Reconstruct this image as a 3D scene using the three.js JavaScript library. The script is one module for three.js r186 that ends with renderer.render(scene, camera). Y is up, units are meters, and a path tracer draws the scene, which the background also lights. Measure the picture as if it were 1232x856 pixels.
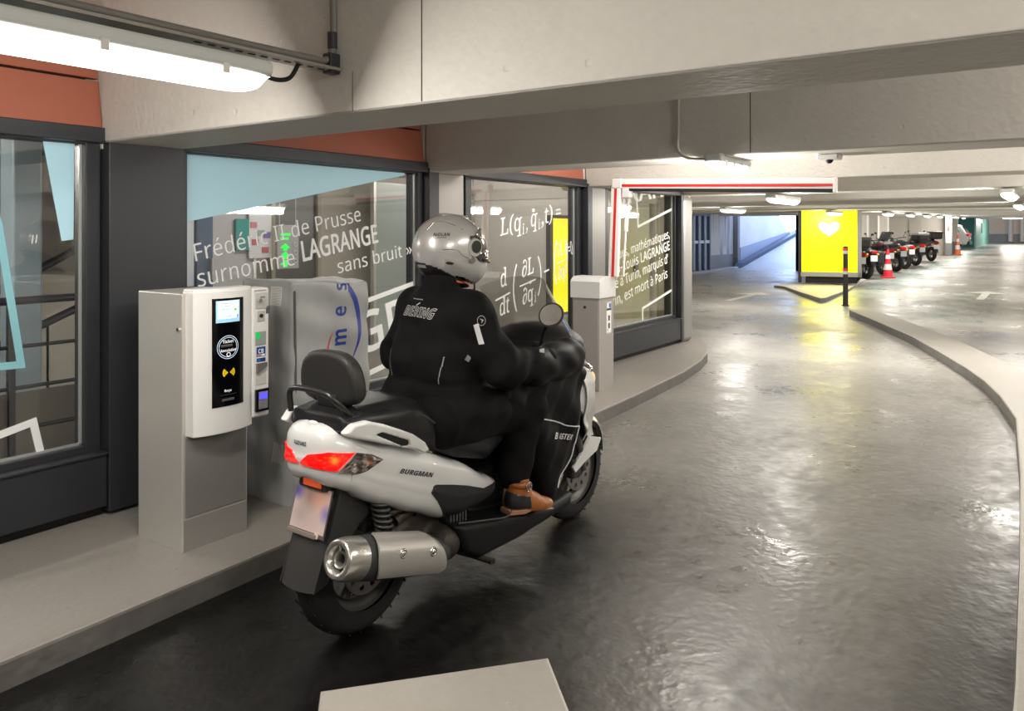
import * as THREE from 'three';
import { mergeGeometries } from 'three/addons/utils/BufferGeometryUtils.js';
import { RoundedBoxGeometry } from 'three/addons/geometries/RoundedBoxGeometry.js';
import { RectAreaLightUniformsLib } from 'three/addons/lights/RectAreaLightUniformsLib.js';
RectAreaLightUniformsLib.init();

// ---------- camera, sky, exposure ----------
// x runs along the window wall away from the camera, z towards the lane, y up, metres
const scene = new THREE.Scene();
const camera = new THREE.PerspectiveCamera(48.5, 1232 / 856, 0.05, 200);
camera.position.set(0, 1.5, 0);
const YAW = Math.atan2(657, 950);
camera.lookAt(Math.cos(YAW), 1.5, -Math.sin(YAW));
camera.setViewOffset(1232, 856, 0, 151, 1232, 856);          // shift lens: verticals stay upright
const renderer = new THREE.WebGLRenderer({ antialias: true });
renderer.toneMapping = THREE.LinearToneMapping;
renderer.toneMappingExposure = 1.12;
renderer.shadowMap.enabled = true;
scene.background = new THREE.Color().setRGB(0.44, 0.6, 1.0);  // daylight at the head of the exit ramp
scene.backgroundIntensity = 7;
const LAMP = 34;                                             // radiance of the fluorescent lamps
const WARM = new THREE.Color().setRGB(1.0, 0.95, 0.87);

// ---------- helpers ----------
let seed = 7;
const rnd = () => { seed = (seed * 1664525 + 1013904223) >>> 0; return seed / 4294967296; };
const rr = (a, b) => a + (b - a) * rnd();
const clamp = (x, a = 0, b = 1) => Math.min(b, Math.max(a, x));
const mixn = (a, b, t) => a + (b - a) * t;
const sstep = (a, b, x) => { const t = clamp((x - a) / (b - a)); return t * t * (3 - 2 * t); };
const rise = x => Math.max(0, 0.009 * (x - 15));             // the far half of the deck climbs gently
const used = {};
function numbered(n) { const k = used[n] = (used[n] ?? -1) + 1; return k ? n + '_' + String(k).padStart(3, '0') : n; }
function thing(name, label, category, [x, y, z] = [0, 0, 0], turn = 0, group) {
  const o = new THREE.Group(); o.name = numbered(name); scene.add(o);
  o.position.set(x, y, z); o.rotation.y = turn; o.userData = { label, category };
  if (group) o.userData.group = group;
  return o;
}
function prep(g) {
  let q = g.index ? g.toNonIndexed() : g;
  if (q === g) q = g.clone();
  for (const k of Object.keys(q.attributes)) if (!['position', 'normal', 'uv'].includes(k)) q.deleteAttribute(k);
  if (!q.attributes.normal) q.computeVertexNormals();
  if (!q.attributes.uv) q.setAttribute('uv', new THREE.BufferAttribute(new Float32Array(q.attributes.position.count * 2), 2));
  q.morphAttributes = {};
  return q;
}
function planarUV(g) {
  const p = g.attributes.position, n = g.attributes.normal, uv = g.attributes.uv;
  for (let i = 0; i < p.count; i++) {
    const ax = Math.abs(n.getX(i)), ay = Math.abs(n.getY(i)), az = Math.abs(n.getZ(i));
    if (ay >= ax && ay >= az) uv.setXY(i, p.getX(i), p.getZ(i));
    else if (ax >= az) uv.setXY(i, p.getZ(i), p.getY(i));
    else uv.setXY(i, p.getX(i), p.getY(i));
  }
  return g;
}
function obj(name, geos, mat, parent = scene, opt = {}) {
  let g;
  if (Array.isArray(geos)) g = geos.length > 1 ? mergeGeometries(geos.map(prep)) : prep(geos[0]);
  else g = geos;
  if (mat.userData && mat.userData.planar && Array.isArray(geos)) planarUV(g);
  const m = new THREE.Mesh(g, mat);
  m.name = parent === scene ? numbered(name) : name;
  m.castShadow = m.receiveShadow = true;
  parent.add(m);
  if (opt.label) m.userData.label = opt.label;
  if (opt.category) m.userData.category = opt.category;
  if (opt.kind) m.userData.kind = opt.kind;
  if (opt.group) m.userData.group = opt.group;
  if (opt.at) m.position.set(...opt.at);
  return m;
}
function sub(name, parent, at) { const o = new THREE.Group(); o.name = name; parent.add(o); if (at) o.position.set(...at); return o; }
const M4 = (x, y, z, rx = 0, ry = 0, rz = 0, s = 1) => new THREE.Matrix4().compose(new THREE.Vector3(x, y, z), new THREE.Quaternion().setFromEuler(new THREE.Euler(rx, ry, rz)), Array.isArray(s) ? new THREE.Vector3(...s) : new THREE.Vector3(s, s, s));
// box from corner ranges
function bx(x0, x1, y0, y1, z0, z1, r = 0) {
  const w = x1 - x0, h = y1 - y0, d = z1 - z0;
  const g = r ? new RoundedBoxGeometry(w, h, d, 2, Math.min(r, w / 2.01, h / 2.01, d / 2.01)) : new THREE.BoxGeometry(w, h, d);
  return g.translate((x0 + x1) / 2, (y0 + y1) / 2, (z0 + z1) / 2);
}
const V3 = a => new THREE.Vector3(...a);
function tube(pts, r, seg = 8, n = 0, closed = false) {
  const c = new THREE.CatmullRomCurve3(pts.map(V3), closed, 'centripetal');
  return new THREE.TubeGeometry(c, n || Math.max(2, pts.length * 6), r, seg, closed);
}
function bar(a, b, r, seg = 10, r2 = r) {
  const A = V3(a), B = V3(b), d = B.clone().sub(A), l = d.length();
  const g = new THREE.CylinderGeometry(r2, r, l, seg);
  g.applyQuaternion(new THREE.Quaternion().setFromUnitVectors(new THREE.Vector3(0, 1, 0), d.normalize()));
  return g.translate((A.x + B.x) / 2, (A.y + B.y) / 2, (A.z + B.z) / 2);
}
function ext(pts, depth, bevel = 0, holes) {                 // polygon in x,y extruded along +z
  const s = new THREE.Shape(pts.map(p => new THREE.Vector2(p[0], p[1])));
  if (holes) for (const h of holes) s.holes.push(new THREE.Path(h.map(p => new THREE.Vector2(p[0], p[1]))));
  return new THREE.ExtrudeGeometry(s, { depth, bevelEnabled: bevel > 0, bevelSize: bevel, bevelThickness: bevel, bevelSegments: 2, curveSegments: 12 });
}
function extX(zy, x0, x1) {                                  // polygon in z,y extruded along x
  const g = ext(zy, x1 - x0), p = g.attributes.position;
  for (let i = 0; i < p.count; i++) p.setXYZ(i, p.getZ(i) + x0, p.getY(i), p.getX(i));
  const q = g.index ? g.toNonIndexed() : g, r = q.attributes.position;
  for (let i = 0; i < r.count; i += 3) { const a = [r.getX(i + 1), r.getY(i + 1), r.getZ(i + 1)]; r.setXYZ(i + 1, r.getX(i + 2), r.getY(i + 2), r.getZ(i + 2)); r.setXYZ(i + 2, ...a); }
  q.clearGroups(); q.computeVertexNormals(); return q;
}
function surf(nu, nv, f, double = 0, closedU = false) {       // grid surface; f(s,t) -> [x,y,z]
  const pos = [], uv = [], idx = [];
  for (let i = 0; i <= nu; i++) for (let j = 0; j <= nv; j++) { pos.push(...f(i / nu, j / nv)); uv.push(i / nu, j / nv); }
  for (let i = 0; i < nu; i++) for (let j = 0; j < nv; j++) {
    const a = i * (nv + 1) + j, b = a + nv + 1;
    idx.push(a, b, a + 1, b, b + 1, a + 1);
  }
  const g = new THREE.BufferGeometry();
  g.setAttribute('position', new THREE.Float32BufferAttribute(pos, 3));
  g.setAttribute('uv', new THREE.Float32BufferAttribute(uv, 2));
  g.setIndex(idx); g.computeVertexNormals();
  return g;
}
// closed sheet with thickness: f(s,t) outer, o(s,t) inner
function sheet(nu, nv, f, o) {
  const gs = [surf(nu, nv, f), surf(nu, nv, (s, t) => o(1 - s, t))];
  const rim = (P, Q, n) => surf(n, 1, (s, t) => t < 0.5 ? P(s) : Q(s));
  gs.push(rim(s => f(s, 0), s => o(s, 0), nu), rim(s => o(s, 1), s => f(s, 1), nu), rim(s => o(0, s), s => f(0, s), nv), rim(s => f(1, s), s => o(1, s), nv));
  return mergeGeometries(gs.map(prep));
}
// patch of a polygon drawn in (a,b), mapped by f(a,b,lift); thickness th, made of columns
function panel(poly, f, th = 0.006, nu = 36, nv = 10, lift = 0.004) {
  const xs = poly.map(p => p[0]), a0 = Math.min(...xs) + 1e-4, a1 = Math.max(...xs) - 1e-4;
  const span = a => { let lo = 1e9, hi = -1e9; for (let i = 0; i < poly.length; i++) { const p = poly[i], q = poly[(i + 1) % poly.length]; if ((p[0] - a) * (q[0] - a) <= 0 && p[0] !== q[0]) { const b = p[1] + (q[1] - p[1]) * (a - p[0]) / (q[0] - p[0]); lo = Math.min(lo, b); hi = Math.max(hi, b); } } return [lo, hi]; };
  const at = (s, t, l) => { const a = mixn(a0, a1, s), [lo, hi] = span(a); return f(a, mixn(lo, hi, t), l); };
  return sheet(nu, nv, (s, t) => at(s, t, lift), (s, t) => at(s, t, lift - th));
}
// ---------- implicit solids, meshed by surface nets ----------
const smin = (a, b, k) => { const h = clamp(0.5 + 0.5 * (b - a) / k); return b + (a - b) * h - k * h * (1 - h); };
function cap(p, q, r1, r2 = r1) {
  const dx = q[0] - p[0], dy = q[1] - p[1], dz = q[2] - p[2], L = dx * dx + dy * dy + dz * dz || 1e-9;
  return (x, y, z) => { const t = clamp(((x - p[0]) * dx + (y - p[1]) * dy + (z - p[2]) * dz) / L); return Math.hypot(x - p[0] - dx * t, y - p[1] - dy * t, z - p[2] - dz * t) - (r1 + (r2 - r1) * t); };
}
const ell = (c, r) => (x, y, z) => { const a = (x - c[0]) / r[0], b = (y - c[1]) / r[1], d = (z - c[2]) / r[2], k = Math.hypot(a, b, d), g = Math.hypot(a / r[0], b / r[1], d / r[2]) || 1e-9; return k * (k - 1) / g; };
const blend = (k, ...fs) => (x, y, z) => { let d = fs[0](x, y, z); for (let i = 1; i < fs.length; i++) d = smin(d, fs[i](x, y, z), k); return d; };
const cut = (a, b) => (x, y, z) => Math.max(a(x, y, z), -b(x, y, z));
function polyd(poly, x, y) {
  let d = 1e9, s = 1;
  for (let i = 0, j = poly.length - 1; i < poly.length; j = i++) {
    const [ax, ay] = poly[i], [bx_, by] = poly[j], ex = bx_ - ax, ey = by - ay, wx = x - ax, wy = y - ay, t = clamp((wx * ex + wy * ey) / (ex * ex + ey * ey));
    d = Math.min(d, (wx - ex * t) ** 2 + (wy - ey * t) ** 2);
    const c1 = y >= ay, c2 = y < by, c3 = ex * wy > ey * wx;
    if ((c1 && c2 && c3) || (!c1 && !c2 && !c3)) s = -s;
  }
  return s * Math.sqrt(d);
}
const slab = (poly, z0, z1, r = 0.02) => (x, y, z) => { const a = polyd(poly, x, y) + r, b = Math.abs(z - (z0 + z1) / 2) - (z1 - z0) / 2 + r; return Math.min(Math.max(a, b), 0) + Math.hypot(Math.max(a, 0), Math.max(b, 0)) - r; };
function nets(f, lo, hi, h) {
  const n = [0, 1, 2].map(i => Math.ceil((hi[i] - lo[i]) / h) + 1), [nx, ny, nz] = n;
  const val = new Float32Array(nx * ny * nz), id = (i, j, k) => (k * ny + j) * nx + i;
  for (let k = 0; k < nz; k++) for (let j = 0; j < ny; j++) for (let i = 0; i < nx; i++) val[id(i, j, k)] = f(lo[0] + i * h, lo[1] + j * h, lo[2] + k * h);
  const vid = new Int32Array(nx * ny * nz).fill(-1), pos = [], idx = [];
  const E = [[0, 1], [2, 3], [4, 5], [6, 7], [0, 2], [1, 3], [4, 6], [5, 7], [0, 4], [1, 5], [2, 6], [3, 7]];
  for (let k = 0; k < nz - 1; k++) for (let j = 0; j < ny - 1; j++) for (let i = 0; i < nx - 1; i++) {
    const v = []; let m = 0;
    for (let c = 0; c < 8; c++) { v[c] = val[id(i + (c & 1), j + (c >> 1 & 1), k + (c >> 2))]; if (v[c] < 0) m |= 1 << c; }
    if (m === 0 || m === 255) continue;
    let x = 0, y = 0, z = 0, q = 0;
    for (const [a, b] of E) if ((v[a] < 0) !== (v[b] < 0)) { const t = v[a] / (v[a] - v[b]); x += (a & 1) + ((b & 1) - (a & 1)) * t; y += (a >> 1 & 1) + ((b >> 1 & 1) - (a >> 1 & 1)) * t; z += (a >> 2) + ((b >> 2) - (a >> 2)) * t; q++; }
    vid[id(i, j, k)] = pos.length / 3;
    pos.push(lo[0] + (i + x / q) * h, lo[1] + (j + y / q) * h, lo[2] + (k + z / q) * h);
  }
  const quad = (a, b, c, d, flip) => { if (a < 0 || b < 0 || c < 0 || d < 0) return; flip ? idx.push(a, c, b, a, d, c) : idx.push(a, b, c, a, c, d); };
  for (let k = 1; k < nz - 1; k++) for (let j = 1; j < ny - 1; j++) for (let i = 1; i < nx - 1; i++) {
    const s = val[id(i, j, k)] < 0;
    if (s !== val[id(i + 1, j, k)] < 0) quad(vid[id(i, j - 1, k - 1)], vid[id(i, j, k - 1)], vid[id(i, j, k)], vid[id(i, j - 1, k)], !s);
    if (s !== val[id(i, j + 1, k)] < 0) quad(vid[id(i - 1, j, k - 1)], vid[id(i - 1, j, k)], vid[id(i, j, k)], vid[id(i, j, k - 1)], !s);
    if (s !== val[id(i, j, k + 1)] < 0) quad(vid[id(i - 1, j - 1, k)], vid[id(i, j - 1, k)], vid[id(i, j, k)], vid[id(i - 1, j, k)], !s);
  }
  const g = new THREE.BufferGeometry(), nor = new Float32Array(pos.length), uv = new Float32Array(pos.length / 3 * 2), e = h * 0.5;
  for (let i = 0; i < pos.length; i += 3) {
    const x = pos[i], y = pos[i + 1], z = pos[i + 2], a = f(x + e, y, z) - f(x - e, y, z), b = f(x, y + e, z) - f(x, y - e, z), c = f(x, y, z + e) - f(x, y, z - e), l = Math.hypot(a, b, c) || 1;
    nor[i] = a / l; nor[i + 1] = b / l; nor[i + 2] = c / l;
    const w = Math.abs(c / l) > 0.6; uv[i / 3 * 2] = w ? x : (Math.abs(b / l) > 0.7 ? x : z); uv[i / 3 * 2 + 1] = Math.abs(b / l) > 0.7 && !w ? z : y;
  }
  g.setAttribute('position', new THREE.Float32BufferAttribute(pos, 3));
  g.setAttribute('normal', new THREE.BufferAttribute(nor, 3));
  g.setAttribute('uv', new THREE.BufferAttribute(uv, 2));
  g.setIndex(idx);
  return g;
}
// patch laid on an implicit solid: from `from` marching along `dir`, spanned by U and V
function onSolid(f, from, U, V, dir, nu, nv, lift = 0.0015) {
  return surf(nu, nv, (s, t) => {
    let p = [0, 1, 2].map(i => from[i] + U[i] * (s - 0.5) + V[i] * (t - 0.5)), d = 0;
    for (let k = 0; k < 60; k++) { const q = f(p[0] + dir[0] * d, p[1] + dir[1] * d, p[2] + dir[2] * d); if (q < lift) break; d += Math.max(q * 0.7, 0.0008); if (d > 0.6) break; }
    return [p[0] + dir[0] * d, p[1] + dir[1] * d, p[2] + dir[2] * d];
  });
}
// ---------- textures ----------
function hash2(x, y, s) { let h = Math.imul(x, 374761393) ^ Math.imul(y, 668265263) ^ Math.imul(s, 2246822519); h = Math.imul(h ^ (h >>> 13), 1274126177); return ((h ^ (h >>> 16)) >>> 0) / 4294967296; }
function vnoise(x, y, per, s) {
  const i = Math.floor(x), j = Math.floor(y), u = x - i, v = y - j, a = u * u * (3 - 2 * u), b = v * v * (3 - 2 * v), w = n => ((n % per) + per) % per;
  return mixn(mixn(hash2(w(i), w(j), s), hash2(w(i + 1), w(j), s), a), mixn(hash2(w(i), w(j + 1), s), hash2(w(i + 1), w(j + 1), s), a), b);
}
function fbm(x, y, per, oct, s) { let v = 0, a = 0.5, t = 0; for (let o = 0; o < oct; o++) { v += a * vnoise(x, y, per, s + o * 17); t += a; a *= 0.55; x *= 2; y *= 2; per *= 2; } return v / t; }
function dtex(n, fn, srgb, rep = 1) {                         // fn(u,v) -> grey or [r,g,b] in 0..1
  const d = new Uint8Array(n * n * 4);
  for (let j = 0; j < n; j++) for (let i = 0; i < n; i++) { const c = fn(i / n, j / n), k = (j * n + i) * 4; for (let q = 0; q < 3; q++) d[k + q] = 255 * clamp(Array.isArray(c) ? c[q] : c); d[k + 3] = 255; }
  const t = new THREE.DataTexture(d, n, n); t.wrapS = t.wrapT = THREE.RepeatWrapping; t.magFilter = THREE.LinearFilter; t.minFilter = THREE.LinearMipmapLinearFilter; t.generateMipmaps = true;
  if (srgb) t.colorSpace = THREE.SRGBColorSpace;
  t.repeat.set(rep, rep); t.needsUpdate = true; return t;
}
function canvasTex(w, h, draw) {
  const c = document.createElement('canvas'); c.width = w; c.height = h; draw(c.getContext('2d'), w, h);
  const t = new THREE.CanvasTexture(c); t.colorSpace = THREE.SRGBColorSpace; t.anisotropy = 8; return t;
}
const rgb = (r, g, b) => new THREE.Color().setRGB(r, g, b);
const mat = (c, rough = 0.6, o = {}) => new THREE.MeshPhysicalMaterial({ color: Array.isArray(c) ? rgb(...c) : c, roughness: rough, ...o });
const planar = m => { m.userData.planar = true; return m; };
const decal = (t, rough = 0.5, o = {}) => new THREE.MeshStandardMaterial({ map: t, transparent: true, roughness: rough, side: THREE.DoubleSide, ...o });

const TX = {};
TX.grit = dtex(512, (u, v) => 0.45 * fbm(u * 64, v * 64, 64, 3, 3) + 0.55 * fbm(u * 9, v * 9, 9, 4, 5), false, 0.5);
TX.asphaltC = dtex(512, (u, v) => { const a = fbm(u * 5, v * 5, 5, 5, 41), b = fbm(u * 60, v * 60, 60, 2, 43); return 0.72 + 0.3 * (a - 0.5) + 0.24 * (b - 0.5); }, false, 0.37);
TX.asphaltR = dtex(512, (u, v) => { const a = fbm(u * 6, v * 6, 6, 4, 51), b = fbm(u * 50, v * 50, 50, 2, 53); return 0.36 + 0.34 * (a - 0.5) + 0.2 * (b - 0.5); }, false, 0.31);
TX.concC = dtex(512, (u, v) => { const a = fbm(u * 4, v * 4, 4, 5, 61), b = fbm(u * 90, v * 90, 90, 2, 63); return 0.9 + 0.16 * (a - 0.5) + 0.05 * (b - 0.5); }, false, 0.45);
TX.concB = dtex(512, (u, v) => 0.5 * fbm(u * 7, v * 7, 7, 4, 71) + 0.5 * fbm(u * 80, v * 80, 80, 2, 73) + (hash2(Math.floor(u * 90), Math.floor(v * 90), 5) > 0.9985 ? -0.5 : 0), false, 0.6);
TX.brush = dtex(512, (u, v) => 0.5 + 0.35 * (vnoise(u * 6, v * 256, 256, 81) - 0.5) + 0.25 * (vnoise(u * 3, v * 128, 128, 83) - 0.5), false, 2);
TX.weave = dtex(256, (u, v) => 0.5 + 0.25 * Math.sin(u * Math.PI * 128) * Math.sin(v * Math.PI * 128) + 0.4 * (fbm(u * 8, v * 8, 8, 3, 91) - 0.5), false, 5);
TX.grain = dtex(256, (u, v) => fbm(u * 40, v * 40, 40, 3, 95), false, 8);

const MT = {
  beam: planar(mat([0.66, 0.63, 0.58], 0.62, { map: TX.concC, bumpMap: TX.concB, bumpScale: 0.004 })),
  ceiling: planar(mat([0.64, 0.61, 0.56], 0.75, { map: TX.concC, bumpMap: TX.concB, bumpScale: 0.004 })),
  wallWhite: planar(mat([0.74, 0.71, 0.66], 0.6, { map: TX.concC, bumpMap: TX.concB, bumpScale: 0.003 })),
  wallGrey: planar(mat([0.2, 0.2, 0.21], 0.55, { map: TX.concC })),
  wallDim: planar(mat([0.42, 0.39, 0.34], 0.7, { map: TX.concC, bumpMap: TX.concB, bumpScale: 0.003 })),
  pave: planar(mat([0.27, 0.252, 0.228], 0.5, { map: TX.concC, bumpMap: TX.concB, bumpScale: 0.003 })),
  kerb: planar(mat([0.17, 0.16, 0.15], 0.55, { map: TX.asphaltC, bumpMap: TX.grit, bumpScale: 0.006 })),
  alu: mat([0.022, 0.024, 0.029], 0.42, { bumpMap: TX.grain, bumpScale: 0.0003 }),
  black: mat([0.006, 0.006, 0.006], 0.7),
  orange: planar(mat([0.4, 0.125, 0.075], 0.45, { map: TX.concC })),
  steel: planar(mat([0.6, 0.58, 0.545], 0.4, { metalness: 0.4 })),
  steelDark: planar(mat([0.27, 0.26, 0.245], 0.42, { metalness: 0.5 })),
  chrome: mat([0.75, 0.74, 0.72], 0.12, { metalness: 1 }),
  glass: new THREE.MeshPhysicalMaterial({ color: 0xffffff, roughness: 0.02, transmission: 1, thickness: 0, ior: 1.62, specularIntensity: 1 }),
  teal: mat([0.6, 0.87, 0.97], 0.6, { transmission: 0.3, thickness: 0 }),
  vinyl: mat([0.85, 0.86, 0.87], 0.5),
  white: mat([0.76, 0.76, 0.75], 0.28, { clearcoat: 0.5, clearcoatRoughness: 0.1 }),
  plastic: mat([0.8, 0.79, 0.77], 0.35),
  blackGloss: mat([0.008, 0.008, 0.009], 0.12, { clearcoat: 0.6 }),
  blackPlastic: mat([0.016, 0.016, 0.017], 0.5, { bumpMap: TX.grain, bumpScale: 0.0004 }),
  rubber: mat([0.013, 0.012, 0.012], 0.72, { bumpMap: TX.grain, bumpScale: 0.0006 }),
  cast: mat([0.15, 0.145, 0.14], 0.5, { metalness: 0.8, bumpMap: TX.grain, bumpScale: 0.0006 }),
  grime: mat([0.06, 0.05, 0.042], 0.55, { metalness: 0.5, bumpMap: TX.grain, bumpScale: 0.001 }),
  red: mat([0.6, 0.02, 0.02], 0.4),
  lampBody: mat([0.62, 0.64, 0.62], 0.45),
  tube: new THREE.MeshStandardMaterial({ color: 0xffffff, roughness: 0.4, emissive: WARM, emissiveIntensity: 3.0 }),
};
const lampLights = [];
function areaLight(parent, w, h, at, look, power, color = WARM) {
  const l = new THREE.RectAreaLight(color, power, w, h); l.name = 'lamp_light';
  parent.add(l); l.position.set(...at); parent.updateWorldMatrix(true, false);
  l.lookAt(parent.localToWorld(new THREE.Vector3(...at).add(new THREE.Vector3(...look))));
  return l;
}
// ---------- structure: deck, ceiling, beams, walls ----------
{ // driving surface, one mesh; macro tone (worn lane, painted zones) as vertex colours
  const xs = [], zs = [];
  for (let x = -8; x < 15; x += 0.11) xs.push(x); for (let x = 15; x < 74; x += 0.33) xs.push(x); xs.push(74);
  for (let z = -13; z < -5; z += 0.3) zs.push(z); for (let z = -5; z < 0.6; z += 0.11) zs.push(z); for (let z = 0.6; z <= 7; z += 0.4) zs.push(z);
  const pos = [], col = [], uv = [], idx = [], nz = zs.length;
  const inBox = (x, z, a, b, c, d, e = 0.12) => sstep(a - e, a + e, x) * sstep(b + e, b - e, x) * sstep(c - e, c + e, z) * sstep(d + e, d - e, z);
  for (const x of xs) for (const z of zs) {
    pos.push(x, rise(x), z); uv.push(x, z);
    const n = fbm(x * 0.9 + 50, z * 0.9 + 50, 4096, 4, 7), n2 = fbm(x * 3 + 50, z * 3 + 50, 4096, 3, 9);
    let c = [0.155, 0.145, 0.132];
    const far = sstep(3.5, 12, x);  // paler epoxy ahead, with its grazing reflections painted into the tone
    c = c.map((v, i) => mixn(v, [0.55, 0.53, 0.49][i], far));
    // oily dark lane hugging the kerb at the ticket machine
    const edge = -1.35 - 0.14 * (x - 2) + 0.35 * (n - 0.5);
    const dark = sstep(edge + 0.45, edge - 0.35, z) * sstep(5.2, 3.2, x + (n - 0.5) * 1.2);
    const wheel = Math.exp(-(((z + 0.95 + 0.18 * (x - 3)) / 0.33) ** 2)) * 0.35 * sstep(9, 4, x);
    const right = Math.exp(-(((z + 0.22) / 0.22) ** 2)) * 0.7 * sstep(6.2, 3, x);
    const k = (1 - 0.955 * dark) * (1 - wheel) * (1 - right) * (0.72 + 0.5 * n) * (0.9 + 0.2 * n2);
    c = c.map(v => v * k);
    // painted teal strip by the motorcycles, chequered bay beyond the island; a blue patch
    const fade = sstep(0.28, 0.5, n2 * 0.6 + n * 0.4);
    const paint = (m, p) => { c = c.map((v, i) => mixn(v, p[i], m * fade)); };
    paint(inBox(x, z, 16.4, 50, -4.1, -3.15) * 0.85, [0.24, 0.37, 0.33]);
    paint(inBox(x, z, 50, 70, -4.1, -3.3) * 0.7, [0.24, 0.33, 0.38]);
    for (let i = 0; i < 6; i++) for (let j = 0; j < 3; j++) paint(inBox(x, z, 14.6 + i * 1.1 + (j % 2) * 0.55, 15.15 + i * 1.1 + (j % 2) * 0.55, -2.5 + j * 0.5, -2.0 + j * 0.5, 0.05) * 0.6, [0.14, 0.25, 0.22]);
    paint(inBox(x, z, 11.8, 13.6, -1.0, -0.55) * 0.5, [0.16, 0.19, 0.42]);
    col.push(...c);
  }
  for (let i = 0; i < xs.length - 1; i++) for (let j = 0; j < nz - 1; j++) { const a = i * nz + j, b = a + nz; idx.push(a, a + 1, b, b, a + 1, b + 1); }
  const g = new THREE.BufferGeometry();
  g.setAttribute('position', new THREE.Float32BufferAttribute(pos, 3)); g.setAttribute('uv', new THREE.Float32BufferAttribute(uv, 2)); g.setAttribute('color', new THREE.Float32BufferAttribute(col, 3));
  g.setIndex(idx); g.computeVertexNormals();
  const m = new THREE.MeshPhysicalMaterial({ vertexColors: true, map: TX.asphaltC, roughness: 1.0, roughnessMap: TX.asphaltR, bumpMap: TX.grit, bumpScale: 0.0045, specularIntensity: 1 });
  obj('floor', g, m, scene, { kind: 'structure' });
  obj('floor_slab', [bx(-8, 16, -0.4, -0.02, -13, 7), bx(15, 74, -0.42, 0, -13, 7).translate(0, 0, 0)], MT.kerb, scene, { kind: 'structure' });
}
{ // ceiling follows the slope of the deck
  const s = ext([[-8, 2.62], [15, 2.62], [74, 2.62 + rise(74)], [74, 3 + rise(74)], [-8, 2.9]], 14); // left part above the lobby too
  obj('ceiling', [s.translate(0, 0, -7)], MT.ceiling, scene, { kind: 'structure' });
  obj('ceiling', [ext([[9.2, 2.62], [15, 2.62], [27.8, 2.62 + rise(27.8)], [27.8, 3.1], [9.2, 2.9]], 6.1).translate(0, 0, -13.05)], MT.ceiling, scene, { kind: 'structure' });
}
// downstand beams, square to the window wall
for (let k = -3; k < 29; k++) {
  const x0 = 2.04 + 2.41 * k, y0 = 1.93 + rise(x0);
  const zl = k < 3 ? -3.86 : (x0 < 26 ? -12.9 : -7.0);
  obj('ceiling_beam', [bx(x0, x0 + 0.42, y0, y0 + 0.72, zl, 6.95, 0.012)], MT.beam, scene, { kind: 'structure' });
}
// expansion joints and a spall line on the two near beams
obj('beam_joint', [bx(2.039, 2.045, 1.94, 2.6, -1.787, -1.783), bx(2.039, 2.045, 1.935, 2.08, -2.119, -2.117), bx(4.449, 4.455, 1.94, 2.6, -1.437, -1.433)], MT.black, scene, { kind: 'structure' });
// right-hand wall and closing walls
obj('wall_right', [bx(-8, 74, -0.4, 3.2, 6.95, 7.25)], MT.wallWhite, scene, { kind: 'structure' });
obj('wall_back', [bx(-8.3, -8, -0.4, 3.2, -9, 7.25)], MT.wallWhite, scene, { kind: 'structure' });
{
  const f = new THREE.Group(); f.name = numbered('wall_far'); f.userData.kind = 'structure'; scene.add(f);
  obj('upper_wall', [bx(72, 72.3, 1.2, 3.6, -13, 7.2)], planar(mat([0.6, 0.5, 0.42], 0.7, { map: TX.concC })), f);
  obj('dado', [bx(71.97, 72.3, 0.0, 1.2, -13, 7.2)], MT.wallGrey, f);
}
{ // wall behind the motorcycles, with pilasters and a recessed door
  const f = new THREE.Group(); f.name = numbered('wall_parking'); f.userData.kind = 'structure'; scene.add(f);
  obj('wall_face', [bx(27.6, 57, 0, 3.2, -7.35, -7.1)],MT.wallWhite, f);
  obj('wall_face', [bx(56.8, 57, 0, 3.2, -9.5, -7.1), bx(57, 72, 0, 3.2, -9.5, -9.3)], MT.wallWhite, f);
  for (let i = 0; i < 6; i++) obj('pilaster', [bx(28.2 + i * 2.41, 28.65 + i * 2.41, 0.05, 2.85, -7.12, -6.55, 0.01)], MT.wallWhite, f);
  obj('dado', [bx(46, 56.8, 0, 1.2, -7.12, -7.06)], MT.wallGrey, f);
  obj('partition_face', [bx(43.6, 43.8, 0.2, 2.9, -7.1, -4.3)], planar(mat([0.46, 0.43, 0.39], 0.6, { map: TX.concC })), f);
  obj('recess', [bx(43.56, 43.6, 0.25, 2.0, -6.1, -5.55)], MT.wallDim, f);
}
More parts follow.
